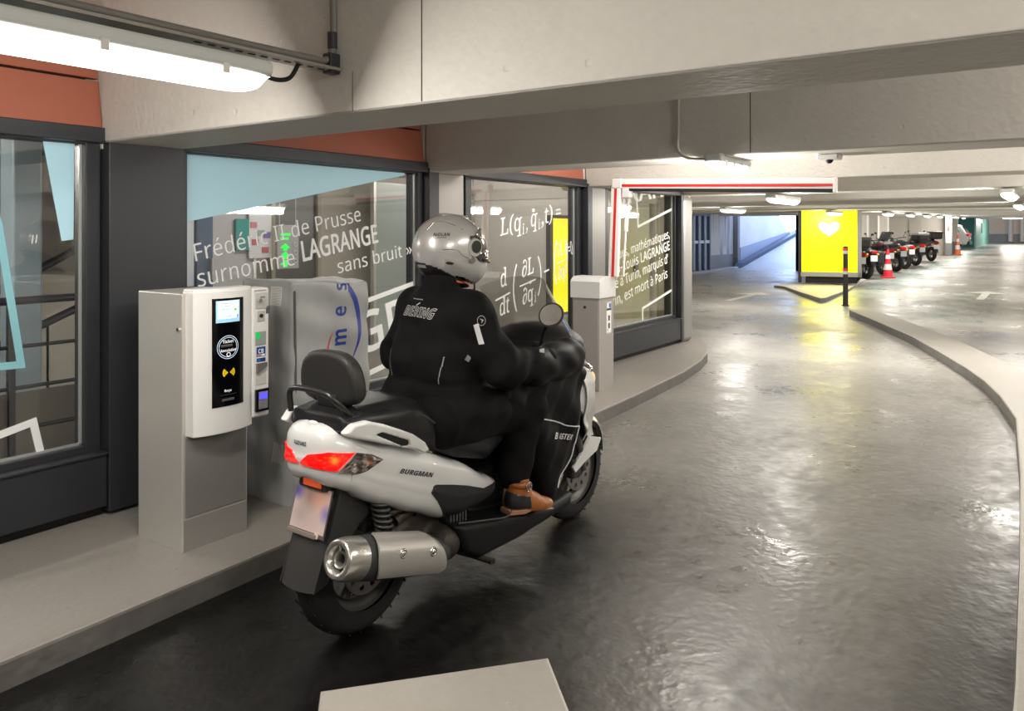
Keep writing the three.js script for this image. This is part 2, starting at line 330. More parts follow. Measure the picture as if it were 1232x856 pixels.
{ // left flank beyond the lobby, running on as the wall of the exit ramp
  const f = new THREE.Group(); f.name = numbered('wall_ramp'); f.userData.kind = 'structure'; scene.add(f);
  obj('wall_face', [bx(24.6, 29.0, 0, 3.2, -10.2, -9.9)], planar(mat([0.5, 0.49, 0.48], 0.65, { map: dtex(512, (u, v) => { const a = fbm(u * 3, v * 2, 4, 5, 111), d = fbm(u * 26, v * 1.5, 26, 4, 113); return 1.0 - 0.55 * sstep(0.5, 0.8, d) - 0.35 * sstep(0.45, 0.75, a); }, false, 0.33) })), f);
  obj('dado', [bx(24.6, 29.0, 0, 0.62, -9.9, -9.88)], MT.wallGrey, f);
  obj('corner_post', [bx(28.7, 28.95, 0, 3.1, -9.9, -9.72, 0.01)], MT.wallGrey, f);
  obj('ramp_wall', [ext([[29, 0], [35.7, 0], [35.7, 1.15], [33.9, 2.2], [31.5, 5], [29, 5]], 0.3).translate(0, 0, -10.05)], MT.wallWhite, f);
  obj('ramp_dado', [ext([[29, 0.1], [35.6, 1.1], [35.6, 1.45], [29, 0.85]], 0.03).translate(0, 0, -9.75)], planar(mat([0.3, 0.34, 0.44], 0.5)), f);
  obj('ramp_wall', [bx(27.6, 50, 0, 7.5, -7.1, -6.9).translate(0, 0, -0.24)], MT.wallWhite, f);
  obj('lobby_wall', [bx(9.3, 9.55, 0, 2.7, -12.9, -3.9), bx(9.3, 24.6, 0, 2.9, -13.2, -12.9), bx(24.4, 24.6, 0, 3, -13, -9.9)], MT.wallWhite, f);
}
{ // exit ramp climbing to daylight
  const r = ext([[27.8, -0.1], [50, -0.1], [50, 1.42], [36.8, 1.42], [28.2, 0.1]], 2.4).translate(0, 0, -9.72);
  obj('ramp', [r], planar(mat([0.45, 0.46, 0.48], 0.45, { map: TX.asphaltC, bumpMap: TX.grit, bumpScale: 0.01 })), scene, { kind: 'structure' });
  const k = ext([[28.2, 0.1], [36.8, 1.4], [36.8, 1.56], [28.6, 0.3]], 0.28).translate(0, 0, -9.74);
  obj('ramp_kerb', [k], planar(mat([0.035, 0.05, 0.09], 0.5)), scene, { kind: 'structure' });
  obj('ramp_lintel', [bx(27.3, 28.1, 2.0, 3.2, -12.9, -7.1)], MT.beam, scene, { kind: 'structure' });
  obj('ramp_kerb', [bx(23.5, 28.3, 0.05, 0.17, -9.88, -9.55, 0.03)], MT.pave, scene, { kind: 'structure' });
}
// pavement with a rounded end, kerb face in darker paint
function slabFrom(pts, y, name, top, side) {                 // pts in x,z
  const g = ext(pts.map(([x, z]) => [x, -z]), y, 0.012).rotateX(-Math.PI / 2);
  g.translate(0, 0, 0);
  const m = obj(name, prep(g), top, scene, { kind: 'structure' });
  planarUV(m.geometry);
  // split faces: roughly vertical ones take the kerb paint
  const n = m.geometry.attributes.normal, c = n.count / 3, order = { a: [], b: [] };
  for (let i = 0; i < c; i++) (n.getY(i * 3) > 0.5 ? order.a : order.b).push(i);
  const idx = [...order.a, ...order.b].flatMap(i => [i * 3, i * 3 + 1, i * 3 + 2]);
  m.geometry.setIndex(idx); m.geometry.clearGroups(); m.geometry.addGroup(0, order.a.length * 3, 0); m.geometry.addGroup(order.a.length * 3, order.b.length * 3, 1);
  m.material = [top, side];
  return m;
}
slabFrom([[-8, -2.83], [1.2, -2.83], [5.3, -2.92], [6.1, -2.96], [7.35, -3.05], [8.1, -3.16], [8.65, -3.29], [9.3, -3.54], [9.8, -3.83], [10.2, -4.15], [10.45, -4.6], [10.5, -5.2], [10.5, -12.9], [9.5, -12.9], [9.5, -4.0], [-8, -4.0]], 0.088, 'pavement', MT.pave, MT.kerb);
// kerbed divider on the right of the lane
{
  const inner = [[-6, -0.04], [2.9, -0.1], [4.0, -0.125], [5.4, -0.17], [6.96, -0.25], [7.84, -0.4], [8.5, -0.55], [9.19, -0.75], [10.3, -1.13], [11.5, -1.56], [13.2, -2.3], [14.5, -2.9], [14.75, -3.0]];
  const outer = [[14.95, -2.86], [14.6, -2.5], [13.4, -1.9], [11.6, -1.1], [10.2, -0.6], [9.2, -0.25], [8.4, 0.1], [7.4, 0.5], [6, 0.6], [-6, 0.6]];
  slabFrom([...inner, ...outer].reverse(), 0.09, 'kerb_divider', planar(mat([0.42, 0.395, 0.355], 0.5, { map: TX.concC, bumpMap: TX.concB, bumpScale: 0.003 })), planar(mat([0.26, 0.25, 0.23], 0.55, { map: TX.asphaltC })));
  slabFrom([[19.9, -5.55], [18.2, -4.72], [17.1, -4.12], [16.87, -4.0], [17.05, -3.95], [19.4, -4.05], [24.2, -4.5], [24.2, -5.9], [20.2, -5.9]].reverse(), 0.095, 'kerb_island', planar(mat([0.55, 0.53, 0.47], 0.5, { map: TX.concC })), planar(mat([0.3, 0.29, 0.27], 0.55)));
  // corner of the raised island beside the camera, skewed to the lane
  const a = [1.63, -1.815], d = [0.763, 0.646], e = [-0.72, 0.7];
  const P = (s, t) => [a[0] + d[0] * s + e[0] * t, a[1] + d[1] * s + e[1] * t];
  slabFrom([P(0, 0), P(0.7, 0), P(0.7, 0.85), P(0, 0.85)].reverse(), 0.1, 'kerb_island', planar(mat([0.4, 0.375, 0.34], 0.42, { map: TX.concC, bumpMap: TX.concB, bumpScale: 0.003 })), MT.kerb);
}
// painted arrows
function arrow(x, z, label) {
  const pts = [[0, -0.07], [1.9, -0.07], [1.9, -0.42], [2.6, 0], [1.9, 0.42], [1.9, 0.07], [0, 0.07]].map(([a, b]) => [a * 0.9, b * 1.1]);
  const t = obj('floor_arrow', [ext(pts, 0.004).rotateX(-Math.PI / 2)], mat([0.75, 0.74, 0.7], 0.5), scene, { label, category: 'road marking', at: [x, rise(x) + 0.001, z] });
  t.rotation.z = Math.atan(0.009) * (x > 15 ? 1 : 0);
}
arrow(16.2, -5.72, 'white arrow painted on the floor left of the yellow light box, pointing to the ramp');
arrow(19.2, -1.35, 'white arrow painted on the grey floor right of the parked motorcycles');

// ---------- window wall: posts, fascia, windows ----------
const wall = new THREE.Group(); wall.name = numbered('wall_left'); wall.userData.kind = 'structure'; scene.add(wall);
const BAYS = [[-3.2, 1.975, 2.05], [2.523, 4.404, 4.447], [5.045, 6.749, 6.838], [7.4, 9.151, 9.0]];
for (const [x0, x1] of [[-3.4, -3.0], [2.055, 2.46], [4.447, 4.56], [6.838, 6.93], [9.19, 9.26]]) obj('post_cladding', [bx(x0, x1, 0.12, 1.96, -4.05, -3.815, 0.006)], MT.alu, wall);
for (const [x0, x1] of [[4.56, 4.895], [6.93, 7.257]]) obj('steel_column', [bx(x0, x1, 0.09, 1.94, -4.05, -3.84, 0.02)], MT.steelDark, wall, { label: 'brushed steel column casing' });
obj('steel_column', [bx(9.25, 9.6, 0.09, 1.94, -4.2, -3.82, 0.08)], MT.steelDark, wall, { label: 'brushed steel corner casing' });
for (const [x0, x1] of [[2.05, 2.46], [4.447, 4.895], [6.838, 7.257], [9.2, 9.6]]) obj('lintel_block', [bx(x0, x1, 1.9, 2.66, -4.12, -3.87)], MT.beam, wall);
for (const [x0, x1] of [[-3, 2.05], [2.46, 4.447], [4.895, 6.838], [7.257, 9.25]]) {
  obj('sill_panel', [bx(x0, x1, 0.15, 0.405, -4.05, -3.825, 0.005)], MT.alu, wall);
  obj('sill_ledge', [bx(x0, x1, 0.405, 0.418, -4.0, -3.81, 0.004)], MT.alu, wall);
  obj('plinth_recess', [bx(x0, x1, 0.08, 0.15, -4.05, -3.88)], MT.black, wall);
  obj('head_rail', [bx(x0, x1, 1.925, 2.0, -4.05, -3.825, 0.006)], MT.alu, wall);
  // orange fascia panels leaning back above the glass, two courses with a shadow gap
  for (const [y0, y1] of [[2.0, 2.232], [2.246, 2.64]]) {
    obj('fascia_panel', [extX([[-3.86 - (y0 - 2) * 0.15, y0], [-3.86 - (y1 - 2) * 0.15, y1], [-3.9 - (y1 - 2) * 0.15, y1], [-3.9 - (y0 - 2) * 0.15, y0]], x0 + 0.006, x1 - 0.006)], MT.orange, wall);
  }
  obj('fascia_backing', [bx(x0, x1, 1.99, 2.66, -4.1, -4.03)], MT.black, wall);
}
const panes = {};
function windowBay(n, x0, x1, wide, draw, films = []) {
  const y0 = 0.452, y1 = 1.918, w = new THREE.Group(); w.name = 'window_' + n; w.userData.kind = 'structure'; scene.add(w);
  const f = 0.075;
  obj('frame_jamb', [bx(x0 - f, x0, y0 - 0.06, y1 + 0.03, -3.99, -3.885, 0.006)], MT.alu, w);
  obj('frame_jamb', [bx(x1, x1 + f, y0 - 0.06, y1 + 0.03, -3.99, -3.885, 0.006)], MT.alu, w);
  obj('frame_head', [bx(x0, x1, y1, y1 + 0.04, -3.99, -3.885, 0.006)], MT.alu, w);
  obj('frame_sill', [bx(x0, x1, y0 - 0.06, y0, -3.99, -3.885, 0.006)], MT.alu, w);
  obj('pane', [bx(x0, x1, y0, y1, -3.936, -3.93)], MT.glass, w);
  obj('glazing_bead', [bx(x1 - 0.012, x1, y0, y1, -3.93, -3.918), bx(x0, x1, y0, y0 + 0.01, -3.93, -3.918)], mat([0.5, 0.52, 0.5], 0.3, { metalness: 0.5 }), w);
  for (const poly of films) obj('tinted_film', [ext(poly, 0.0012).translate(0, 0, -3.9285)], MT.teal, w, { label: 'pale teal film on the glass' });
  if (draw) {
    const W = x1 - wide, px = 560, cw = Math.min(1400, Math.round(W * px)), ch = Math.round((y1 - y0) * px);
    const t = canvasTex(cw, ch, c => {
      c.clearRect(0, 0, cw, ch);
      c.setTransform(cw / W, 0, 0, ch / (y1 - y0), 0, 0);
      const X = x => x - wide, Y = y => y1 - y;
      const poly = (pts, col) => { c.fillStyle = col; c.beginPath(); pts.forEach(([x, y], i) => i ? c.lineTo(X(x), Y(y)) : c.moveTo(X(x), Y(y))); c.fill(); };
      const line = (pts, wd, col = '#f2f3f3') => { c.strokeStyle = col; c.lineWidth = wd; c.lineJoin = 'miter'; c.beginPath(); pts.forEach(([x, y], i) => i ? c.lineTo(X(x), Y(y)) : c.moveTo(X(x), Y(y))); c.stroke(); };
      // text whose baseline runs from (xa,ya) to (xb,yb), cap height h
      const text = (s, xa, ya, xb, yb, h, font = 'sans-serif', weight = 0, skew = 0) => {
        const k = 100, size = h / 0.72 * k; c.save(); c.translate(X(xa), Y(ya)); c.rotate(-Math.atan2(yb - ya, xb - xa)); c.scale(1 / k, 1 / k);
        c.font = size + 'px ' + font; const m = c.measureText(s).width, L = Math.hypot(xb - xa, yb - ya) * k;
        c.transform(1, 0, skew, 1, 0, 0); c.scale(L / m, 1); c.fillStyle = '#f2f3f3'; c.fillText(s, 0, 0);
        if (weight) { c.strokeStyle = '#f2f3f3'; c.lineWidth = weight * k; c.strokeText(s, 0, 0); }
        c.restore();
      };
      draw({ c, X, Y, poly, line, text });
    });
    const g = new THREE.PlaneGeometry(W, y1 - y0).translate(wide + W / 2, (y0 + y1) / 2, -3.9265);
    obj('lettering', [g], new THREE.MeshPhysicalMaterial({ map: t, transparent: true, roughness: 0.9, transmission: 0.3, thickness: 0, side: THREE.DoubleSide }), w, { label: 'white lettering stuck on the glass' });
  }
  return w;
}
windowBay(1, -2.9, 1.975, 0.9, ({ line, text, c, X, Y, poly }) => {
  line([[1.2, 2.1], [1.45, 2.0], [1.61, 1.53], [1.705, 0.88], [1.2, 0.9]], 0.035, '#8cc4cf');
  line([[1.4, 0.53], [1.757, 0.605], [1.79, 0.45]], 0.036);
  c.lineCap = 'round'; line([[1.756, 1.475], [1.752, 1.44]], 0.007, '#cfcfcb'); line([[1.773, 1.477], [1.769, 1.442]], 0.007, '#cfcfcb');
}, [[[1.8, 1.918], [1.885, 1.448], [1.94, 1.455], [1.945, 1.918]]]);
windowBay(2, 2.523, 4.404, 2.523, ({ text, line }) => {
  text('Frédéric II de Prusse', 2.585, 1.328, 3.87, 1.568, 0.098, 'sans-serif', 0);
  text('surnomme', 2.61, 1.182, 3.3, 1.285, 0.1, 'sans-serif', 0);
  text('LAGRANGE', 3.345, 1.3, 4.035, 1.416, 0.125, 'sans-serif', 0.008);
  text('le grand homme', 2.55, 0.985, 3.4, 1.125, 0.09, 'sans-serif', 0);
  text('sans bruit »', 3.645, 1.212, 4.385, 1.322, 0.092, 'sans-serif', 0);
  line([[3.4, 0.92], [3.94, 1.016], [4.5, 1.125]], 0.034);
  line([[3.4, 0.4], [3.9, 0.5], [4.5, 0.62]], 0.04);
  text('LAGRANGE', 3.35, 0.53, 5.47, 0.975, 0.275, 'sans-serif', 0.014);
}, [[[2.527, 1.916], [2.527, 1.541], [4.155, 1.872], [4.3, 1.9], [4.3, 1.916]]]);
windowBay(3, 5.045, 6.749, 5.045, ({ text, line, c, X, Y }) => {
  const S = 'italic serif', f = 'serif', sk = -0.22;
  text('L(q', 5.495, 1.445, 5.83, 1.5, 0.15, f, 0.002, sk); text('i', 5.84, 1.465, 5.87, 1.47, 0.09, f, 0.002, sk); text(',', 5.9, 1.5, 5.93, 1.505, 0.13, f, 0.002, sk);
  text('q', 5.965, 1.525, 6.08, 1.54, 0.15, f, 0.002, sk); text('i', 6.1, 1.51, 6.13, 1.515, 0.09, f, 0.002, sk); text('·', 5.99, 1.6, 6.07, 1.61, 0.16, f, 0.006); text(',t)', 6.15, 1.545, 6.36, 1.585, 0.15, f, 0.002, sk); text('=', 6.41, 1.6, 6.52, 1.615, 0.14, f, 0.003);
  text('d', 5.5, 1.0, 5.6, 1.02, 0.15, f, 0.003, sk); line([[5.43, 0.9], [5.65, 0.955]], 0.016); text('dt', 5.485, 0.76, 5.64, 0.79, 0.14, f, 0.003, sk);
  const paren = (x, y0, y1, b) => { c.strokeStyle = '#f2f3f3'; c.lineWidth = 0.018; c.beginPath(); c.moveTo(X(x + b), Y(y1)); c.quadraticCurveTo(X(x - b), Y((y0 + y1) / 2), X(x + b), Y(y0)); c.stroke(); };
  paren(5.7, 0.78, 1.2, 0.05); text('∂L', 5.83, 1.07, 6.03, 1.11, 0.15, f, 0.003, sk); line([[5.8, 1.0], [6.06, 1.05]], 0.014); text('∂q', 5.84, 0.83, 6.02, 0.865, 0.14, f, 0.003, sk); text('i', 6.04, 0.84, 6.065, 0.845, 0.08, f, 0.003, sk); text('·', 5.95, 0.96, 6.01, 0.97, 0.12, f, 0.006);
  paren(6.15, 0.9, 1.26, -0.05); line([[6.2, 1.11], [6.29, 1.13]], 0.017); paren(6.38, 0.98, 1.4, 0.05);
  text('∂L', 6.44, 1.24, 6.56, 1.27, 0.13, f, 0.003, sk); line([[6.42, 1.18], [6.58, 1.21]], 0.013); text('∂q', 6.45, 1.02, 6.57, 1.05, 0.13, f, 0.003, sk); paren(6.62, 1.05, 1.42, -0.04); text('=0', 6.65, 1.25, 6.74, 1.27, 0.13, f, 0.003);
});
windowBay(4, 7.4, 9.151, 7.4, ({ text, line }) => {
  text('LAGRANGE', 6.95, 1.68, 9.6, 2.0, 0.2, 'sans-serif', 0.01);
  line([[8.15, 2.0], [8.2, 1.54], [9.16, 1.76]], 0.03);
  text('scientifiques, mathématiques,', 7.1, 1.09, 9.1, 1.41, 0.1, 'sans-serif', 0.002);
  text('Joseph-Louis LAGRANGE', 7.25, 0.96, 9.1, 1.26, 0.11, 'sans-serif', 0.004);
  text('est né à Turin, marquis d’', 7.3, 0.81, 9.05, 1.1, 0.11, 'sans-serif', 0.002);
  text('à Turin, est mort à Paris', 7.25, 0.62, 9.03, 0.92, 0.11, 'sans-serif', 0.002);
  line([[8.32, 0.42], [8.32, 0.6], [9.16, 0.76]], 0.03);
});
// ---------- lobby behind the glass ----------
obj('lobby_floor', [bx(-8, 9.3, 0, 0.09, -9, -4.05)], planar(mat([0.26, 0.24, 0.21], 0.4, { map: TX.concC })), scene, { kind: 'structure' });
obj('lobby_ceiling', [bx(-8, 9.3, 2.3, 2.5, -9, -4.06)], MT.ceiling, scene, { kind: 'structure' });
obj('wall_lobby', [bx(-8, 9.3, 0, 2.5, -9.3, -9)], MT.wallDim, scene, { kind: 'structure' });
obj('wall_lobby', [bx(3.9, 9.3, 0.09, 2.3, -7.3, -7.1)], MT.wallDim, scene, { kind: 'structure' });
{ // staircase seen through the first window
  const st = thing('staircase', 'concrete flight of stairs rising behind the railing inside the first window', 'stairs', [0, 0.09, 0]);
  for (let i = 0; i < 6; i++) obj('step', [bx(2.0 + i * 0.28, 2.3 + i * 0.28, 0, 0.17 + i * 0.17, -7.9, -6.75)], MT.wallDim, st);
  const rl = thing('stair_railing', 'black tubular railing with horizontal bars inside the first window', 'railing', [0, 0.09, 0]);
  for (const y of [0.2, 0.45, 0.7]) obj('rail', [bar([0.2, y, -5.2], [2.9, y, -5.2], 0.012)], MT.alu, rl);
  obj('top_rail', [bar([0.2, 0.98, -5.2], [2.9, 0.98, -5.2], 0.025)], MT.alu, rl);
  for (const x of [0.6, 1.4, 2.2, 2.9]) obj('post', [bx(x - 0.018, x + 0.018, 0, 0.98, -5.22, -5.18)], MT.alu, rl);
  obj('mesh_infill', [bx(0.2, 2.9, 0.03, 0.42, -5.215, -5.205)], mat([0.13, 0.12, 0.1], 0.6), rl);
  const hr = thing('stair_handrail', 'dark sloping handrail climbing behind the horizontal railing', 'handrail', [0, 0.09, 0]);
  obj('rail', [bar([1.2, 0.25, -6.3], [3.5, 1.45, -6.3], 0.03)], MT.alu, hr);
  obj('lower_rail', [bar([1.2, 0.0, -6.3], [3.5, 0.95, -6.3], 0.03)], MT.alu, hr);
  obj('bracket', [bar([2.7, 1.0, -6.3], [2.7, 0.9, -6.45], 0.012)], MT.alu, hr);
}
obj('lobby_column', [bx(2.55, 2.75, 0.09, 2.3, -6.2, -6.0, 0.02)], planar(mat([0.25, 0.33, 0.37], 0.4)), scene, { kind: 'structure' });
{ // dark blue door and glass-block strip behind window 2
  const d = thing('lobby_door', 'dark blue lobby door behind the left edge of the second window', 'door', [4.3, 0.09, -6.5]);
  obj('leaf', [bx(0, 0.17, 0, 1.95, -0.02, 0.02, 0.005)], mat([0.06, 0.11, 0.2], 0.35), d);
  obj('vision_panel', [bx(-0.32, -0.03, 0.9, 1.9, -0.02, 0.02)], mat([0.7, 0.76, 0.85], 0.3), d);
  obj('handle', [bar([0.14, 0.95, 0.05], [0.14, 1.15, 0.05], 0.012)], MT.steel, d);
  const p = thing('lobby_partition', 'pale grey partition behind the words on the second window', 'partition', [0, 0.09, 0]);
  obj('board', [bx(4.0, 5.0, 0, 2.1, -6.7, -6.6)], mat([0.5, 0.5, 0.52], 0.45), p);
  obj('edge_strip', [bx(5.0, 5.03, 0, 2.1, -6.72, -6.58)], mat([0.8, 0.82, 0.85], 0.3), p);
  const n = thing('notice_board', 'teal and white notice board hung on the pale grey partition', 'notice board', [4.78, 1.22, -6.58]);
  obj('teal_half', [bx(0, 0.15, 0.08, 0.39, 0, 0.02)], mat([0.02, 0.3, 0.29], 0.4), n);
  obj('white_half', [bx(0.15, 0.42, 0.0, 0.45, 0, 0.02)], mat([0.72, 0.72, 0.75], 0.4), n);
  for (const [x, y, c] of [[0.16, 0.3, [0.55, 0.2, 0.25]], [0.18, 0.13, [0.5, 0.12, 0.14]], [0.32, 0.2, [0.22, 0.16, 0.5]], [0.3, 0.05, [0.55, 0.14, 0.15]], [0.25, 0.22, [0.3, 0.42, 0.34]]]) obj('notice', [bx(x, x + 0.08, y, y + 0.06, 0.02, 0.025)], mat(c, 0.5), n);
}
{ // green LED arrow sign
  const s = thing('led_sign', 'green lit arrow sign hanging behind the word surnomme', 'sign', [5.2, 1.14, -6.45]); s.scale.setScalar(0.42);
  obj('sign_case', [bx(-0.03, 0.62, -0.08, 0.98, -0.06, -0.012, 0.01)], mat([0.35, 0.35, 0.36], 0.4), s);
  const green = new THREE.MeshStandardMaterial({ color: 0x0a3a18, emissive: 0x10d040, emissiveIntensity: 1.6, roughness: 0.4 });
  obj('led_text', [bx(0.06, 0.36, 0.72, 0.78, -0.012, 0), bx(0.06, 0.3, 0.62, 0.68, -0.012, 0)], green, s);
  for (let i = 0; i < 3; i++) obj('led_arrow', [ext([[0.2, 0.12], [0.36, 0], [0.26, 0], [0.26, -0.06], [0.14, -0.06], [0.14, 0], [0.04, 0]], 0.012).translate(0, 0.42 - i * 0.2, -0.012)], green, s);
  for (let i = 0; i < 3; i++) obj('unlit_arrow', [new THREE.TorusGeometry(0.05, 0.015, 6, 18).translate(0.5, 0.5 - i * 0.2, 0)], mat([0.55, 0.57, 0.6], 0.4), s);
  obj('hanger', [bar([0.05, 0.95, -0.035], [0.05, 2.7, -0.035], 0.008), bar([0.54, 0.95, -0.035], [0.54, 2.7, -0.035], 0.008)], MT.steel, s);
  areaLight(s, 0.13, 0.27, [0.2, 0.4, 0.02], [0, 0, 1], 0.7, rgb(0.1, 1, 0.3));
}
{ // rear of lobby: dark openings, door frames, counter
  for (const [x0, x1, col, lab] of [[5.6, 6.2, [0.03, 0.03, 0.03], 'dark doorway panel seen behind the name on the second window'], [7.7, 8.0, [0.03, 0.03, 0.035], 'dark upright panel seen between the formula and the yellow poster']]) {
    const d = thing('lobby_doorway', lab, 'doorway', [0, 0.09, 0]);
    obj('leaf', [bx(x0, x1, 0, 1.95, -7.09, -7.04)], mat(col, 0.3), d);
    obj('jamb', [bx(x0 - 0.05, x0, 0, 2, -7.09, -7.0), bx(x1, x1 + 0.05, 0, 2, -7.09, -7.0)], mat([0.3, 0.27, 0.2], 0.5), d);
  }
  const b = thing('glass_partition', 'pale teal glass partition standing in the lobby behind the formula', 'partition', [0, 0.09, 0]);
  obj('sheet', [bx(7.0, 7.62, 0, 2.0, -6.9, -6.88)], mat([0.36, 0.42, 0.4], 0.3), b);
  obj('post', [bx(6.96, 7.0, 0, 2.0, -6.92, -6.86)], MT.steel, b);
  const w = thing('lobby_door', 'pale door with a dark handle behind the fourth window', 'door', [9.28, 0.09, -4.52]);
  obj('leaf', [bx(-0.035, 0, 0.1, 1.75, 0, 0.25, 0.005)], mat([0.6, 0.62, 0.6], 0.35), w);
  obj('handle', [bar([-0.06, 0.85, 0.05], [-0.06, 1.0, 0.05], 0.016), bar([-0.035, 0.92, 0.05], [-0.06, 0.92, 0.05], 0.01)], MT.black, w);
}
{ // yellow lit poster in the lobby
  const y = thing('lit_poster', 'yellow lit poster glowing behind the third window', 'poster', [8.02, 0.5, -4.95]);
  const t = canvasTex(256, 384, (c, w, h) => { c.fillStyle = '#fff200'; c.fillRect(0, 0, w, h); c.fillStyle = '#fffbe0'; c.beginPath(); const s = 52, X = w * .55, Y = h * .36; c.moveTo(X, Y + s); c.bezierCurveTo(X - s * 2, Y - s * .2, X - s, Y - s * 1.3, X, Y - s * .4); c.bezierCurveTo(X + s, Y - s * 1.3, X + s * 2, Y - s * .2, X, Y + s); c.fill(); });
  obj('frame', [bx(-0.04, 0.94, -0.04, 1.18, -0.08, -0.012, 0.01)], MT.alu, y);
  obj('lit_face', [new THREE.PlaneGeometry(0.9, 1.14).translate(0.45, 0.57, 0)], new THREE.MeshStandardMaterial({ map: t, emissiveMap: t, emissive: 0xffffff, emissiveIntensity: 0.6, roughness: 0.4 }), y);
  areaLight(y, 0.9, 1.1, [0.45, 0.57, 0.02], [0, 0, 1], 0.4, rgb(1, 0.9, 0.1));
}
// ---------- lamps ----------
function batten(x0, x1, y, z, label, group, w = 0.13, power = LAMP, along = 'x', color = WARM) {
  const L = x1 - x0, t = thing('batten_lamp', label, 'lamp', [(x0 + x1) / 2, y, z], along === 'x' ? 0 : Math.PI / 2, group);
  const prof = (r, y0, y1) => { const s = new THREE.Shape(); s.moveTo(-r, y0); s.lineTo(r, y0); s.lineTo(r * 0.8, y1); s.lineTo(-r * 0.8, y1); return s; };
  obj('housing', [bx(-L / 2, L / 2, 0.005, 0.06, -w / 2, w / 2, 0.02)], MT.lampBody, t);
  const d = surf(10, 10, (s, v) => { const a = v * Math.PI, q = s * 2 - 1, e = Math.pow(1 - Math.pow(Math.abs(q), 10), 0.5); return [q * L / 2, 0.01 - Math.sin(a) * 0.062 * e, Math.cos(a) * w * 0.47 * (0.75 + 0.25 * e)]; });
  obj('diffuser', [surf(48, 12, (s, v) => { const a = v * Math.PI, q = s * 2 - 1, e = Math.sqrt(Math.max(0, 1 - Math.pow(Math.abs(q), 16))); return [q * L / 2, 0.008 - Math.sin(a) * Math.min(0.06, w * 0.42) * e, -Math.cos(a) * w * 0.47 * (0.7 + 0.3 * e)]; })], MT.tube, t, { label: 'glowing white diffuser' });
  const clips = []; for (let i = 0; i < 4; i++) { const x = -L / 2 + L * (i + 0.5) / 4; for (const s of [-1, 1]) obj('clip', [bx(x - 0.012, x + 0.012, -0.012, 0.02, s * w / 2 - 0.006, s * w / 2 + 0.006)], MT.chrome, t); }
  for (const e of [-1, 1]) areaLight(t, L * 0.95, w * 0.75, [0, -0.062, e * w * 0.3], [0, -0.55, e * 0.85], power, color);   // the two flanks of the diffuser
  return t;
}
{
  batten(0.18, 1.7, 2.0, -2.2, 'long lit fluorescent batten hung from the tray above the ticket machine', undefined, 0.15, LAMP * 1.6);
  batten(4.4, 4.95, 1.885, -1.64, 'short lit batten under the second beam, nearest above the lane', undefined, 0.11, LAMP * 4.2);
  batten(9.25, 10.35, 1.86, -2.75, 'lit batten just below the barrier arm, over the lane ahead', undefined, 0.13, LAMP * 3.2);
  batten(14.2, 15.4, 1.87, -5.1, 'lit batten above the corner post of the window wall', undefined, 0.13, LAMP * 3.2);
  batten(9.3, 10.4, 1.86, -0.42, 'lit batten on the nearer beam at the far right', undefined, 0.13, LAMP * 3.2);
  batten(14.1, 15.3, 1.865, -0.5, 'lit batten one beam behind, at the far right edge', undefined, 0.13, LAMP * 3.2);
  batten(18.9, 20.1, 1.885, -4.3, 'lit batten just above the top of the yellow light box', undefined, 0.13, LAMP * 3.2);
  let mi = 0, ri = 0; const ORD = ['nearest', 'second', 'third', 'fourth', 'fifth', 'sixth', 'seventh'];
  for (const [x, z] of [[23.5, -3.9], [28.3, -4.0], [33.2, -4.1], [38.0, -4.2], [42, -4.0], [48, -4.5], [53, -4.6]]) batten(x, x + 1.2, 1.86 + rise(x), z, `${ORD[mi++]} batten in the receding row above the parked motorcycles`, 'battens above the motorcycles', 0.13, LAMP * 4.5);
  for (const x of [20.2, 26, 33, 41, 50, 60]) batten(x, x + 1.2, 1.86 + rise(x), 0.6, `${ORD[ri++]} batten in the row over the right-hand lane`, 'battens over the right lane', 0.13, LAMP * 4.5);
  batten(-2.2, -0.8, 2.556, -1.6, 'lit batten behind the viewpoint over the lane', undefined, 0.15, LAMP);
  batten(0.1, 1.6, 2.556, 1.6, 'lit batten over the far side of the entry lane, beside the viewpoint', undefined, 0.15, LAMP * 1.9);
  batten(2.65, 4.1, 2.556, 1.3, 'added unseen batten between the first two beams, over the far side of the entry lane', undefined, 0.15, LAMP * 1.3);  // out of view, added to brighten the second beam and the window wall
  batten(5.15, 6.5, 2.556, -2.3, 'added out-of-sight batten on the ceiling between the second and third beams, above the barrier', undefined, 0.15, LAMP * 1.7);  // added lamp hidden by the beams, brightens the pavement and barrier
  batten(5.0, 6.2, 2.556, 0.9, 'added hidden batten between the second and third beams over the divider', undefined, 0.15, LAMP * 1.6);  // no such lamp visible; put in to light the barrier arm
  batten(7.4, 8.7, 2.556, 1.0, 'added hidden batten between the third and fourth beams over the divider', undefined, 0.15, LAMP * 2);  // added above the beam line, out of sight, for more light ahead
  batten(6.9, 8.2, 1.86, 2.2, 'lit batten over the neighbouring lane, right of the divider', undefined, 0.15, LAMP * 1.5);
  batten(64.3, 65.5, 1.866 + rise(64.9), -2.6, 'added batten brightening the far beige wall, left of the pale pipes', undefined, 0.13, LAMP * 8, 'z');  // added lamp that lifts the dark far wall
  batten(64.3, 65.5, 1.866 + rise(64.9), 1.8, 'added batten brightening the far beige wall, beyond the right lane', undefined, 0.13, LAMP * 8, 'z');  // second added lamp for the far wall
  // lobby tubes
  batten(0.6, 2.0, 2.26, -5.8, 'ceiling batten lighting the stairwell', undefined, 0.13, LAMP * 2);
  batten(4.4, 5.8, 2.26, -5.4, 'ceiling batten lighting the lobby behind the second window', undefined, 0.13, LAMP * 0.6);
  batten(7.4, 8.8, 2.26, -5.9, 'ceiling batten lighting the lobby behind the third window', undefined, 0.13, LAMP * 0.65, 'z');
  const tr = thing('cable_tray', 'perforated grey cable tray and conduit carrying the long batten', 'cable tray', [0, 0, 0]);
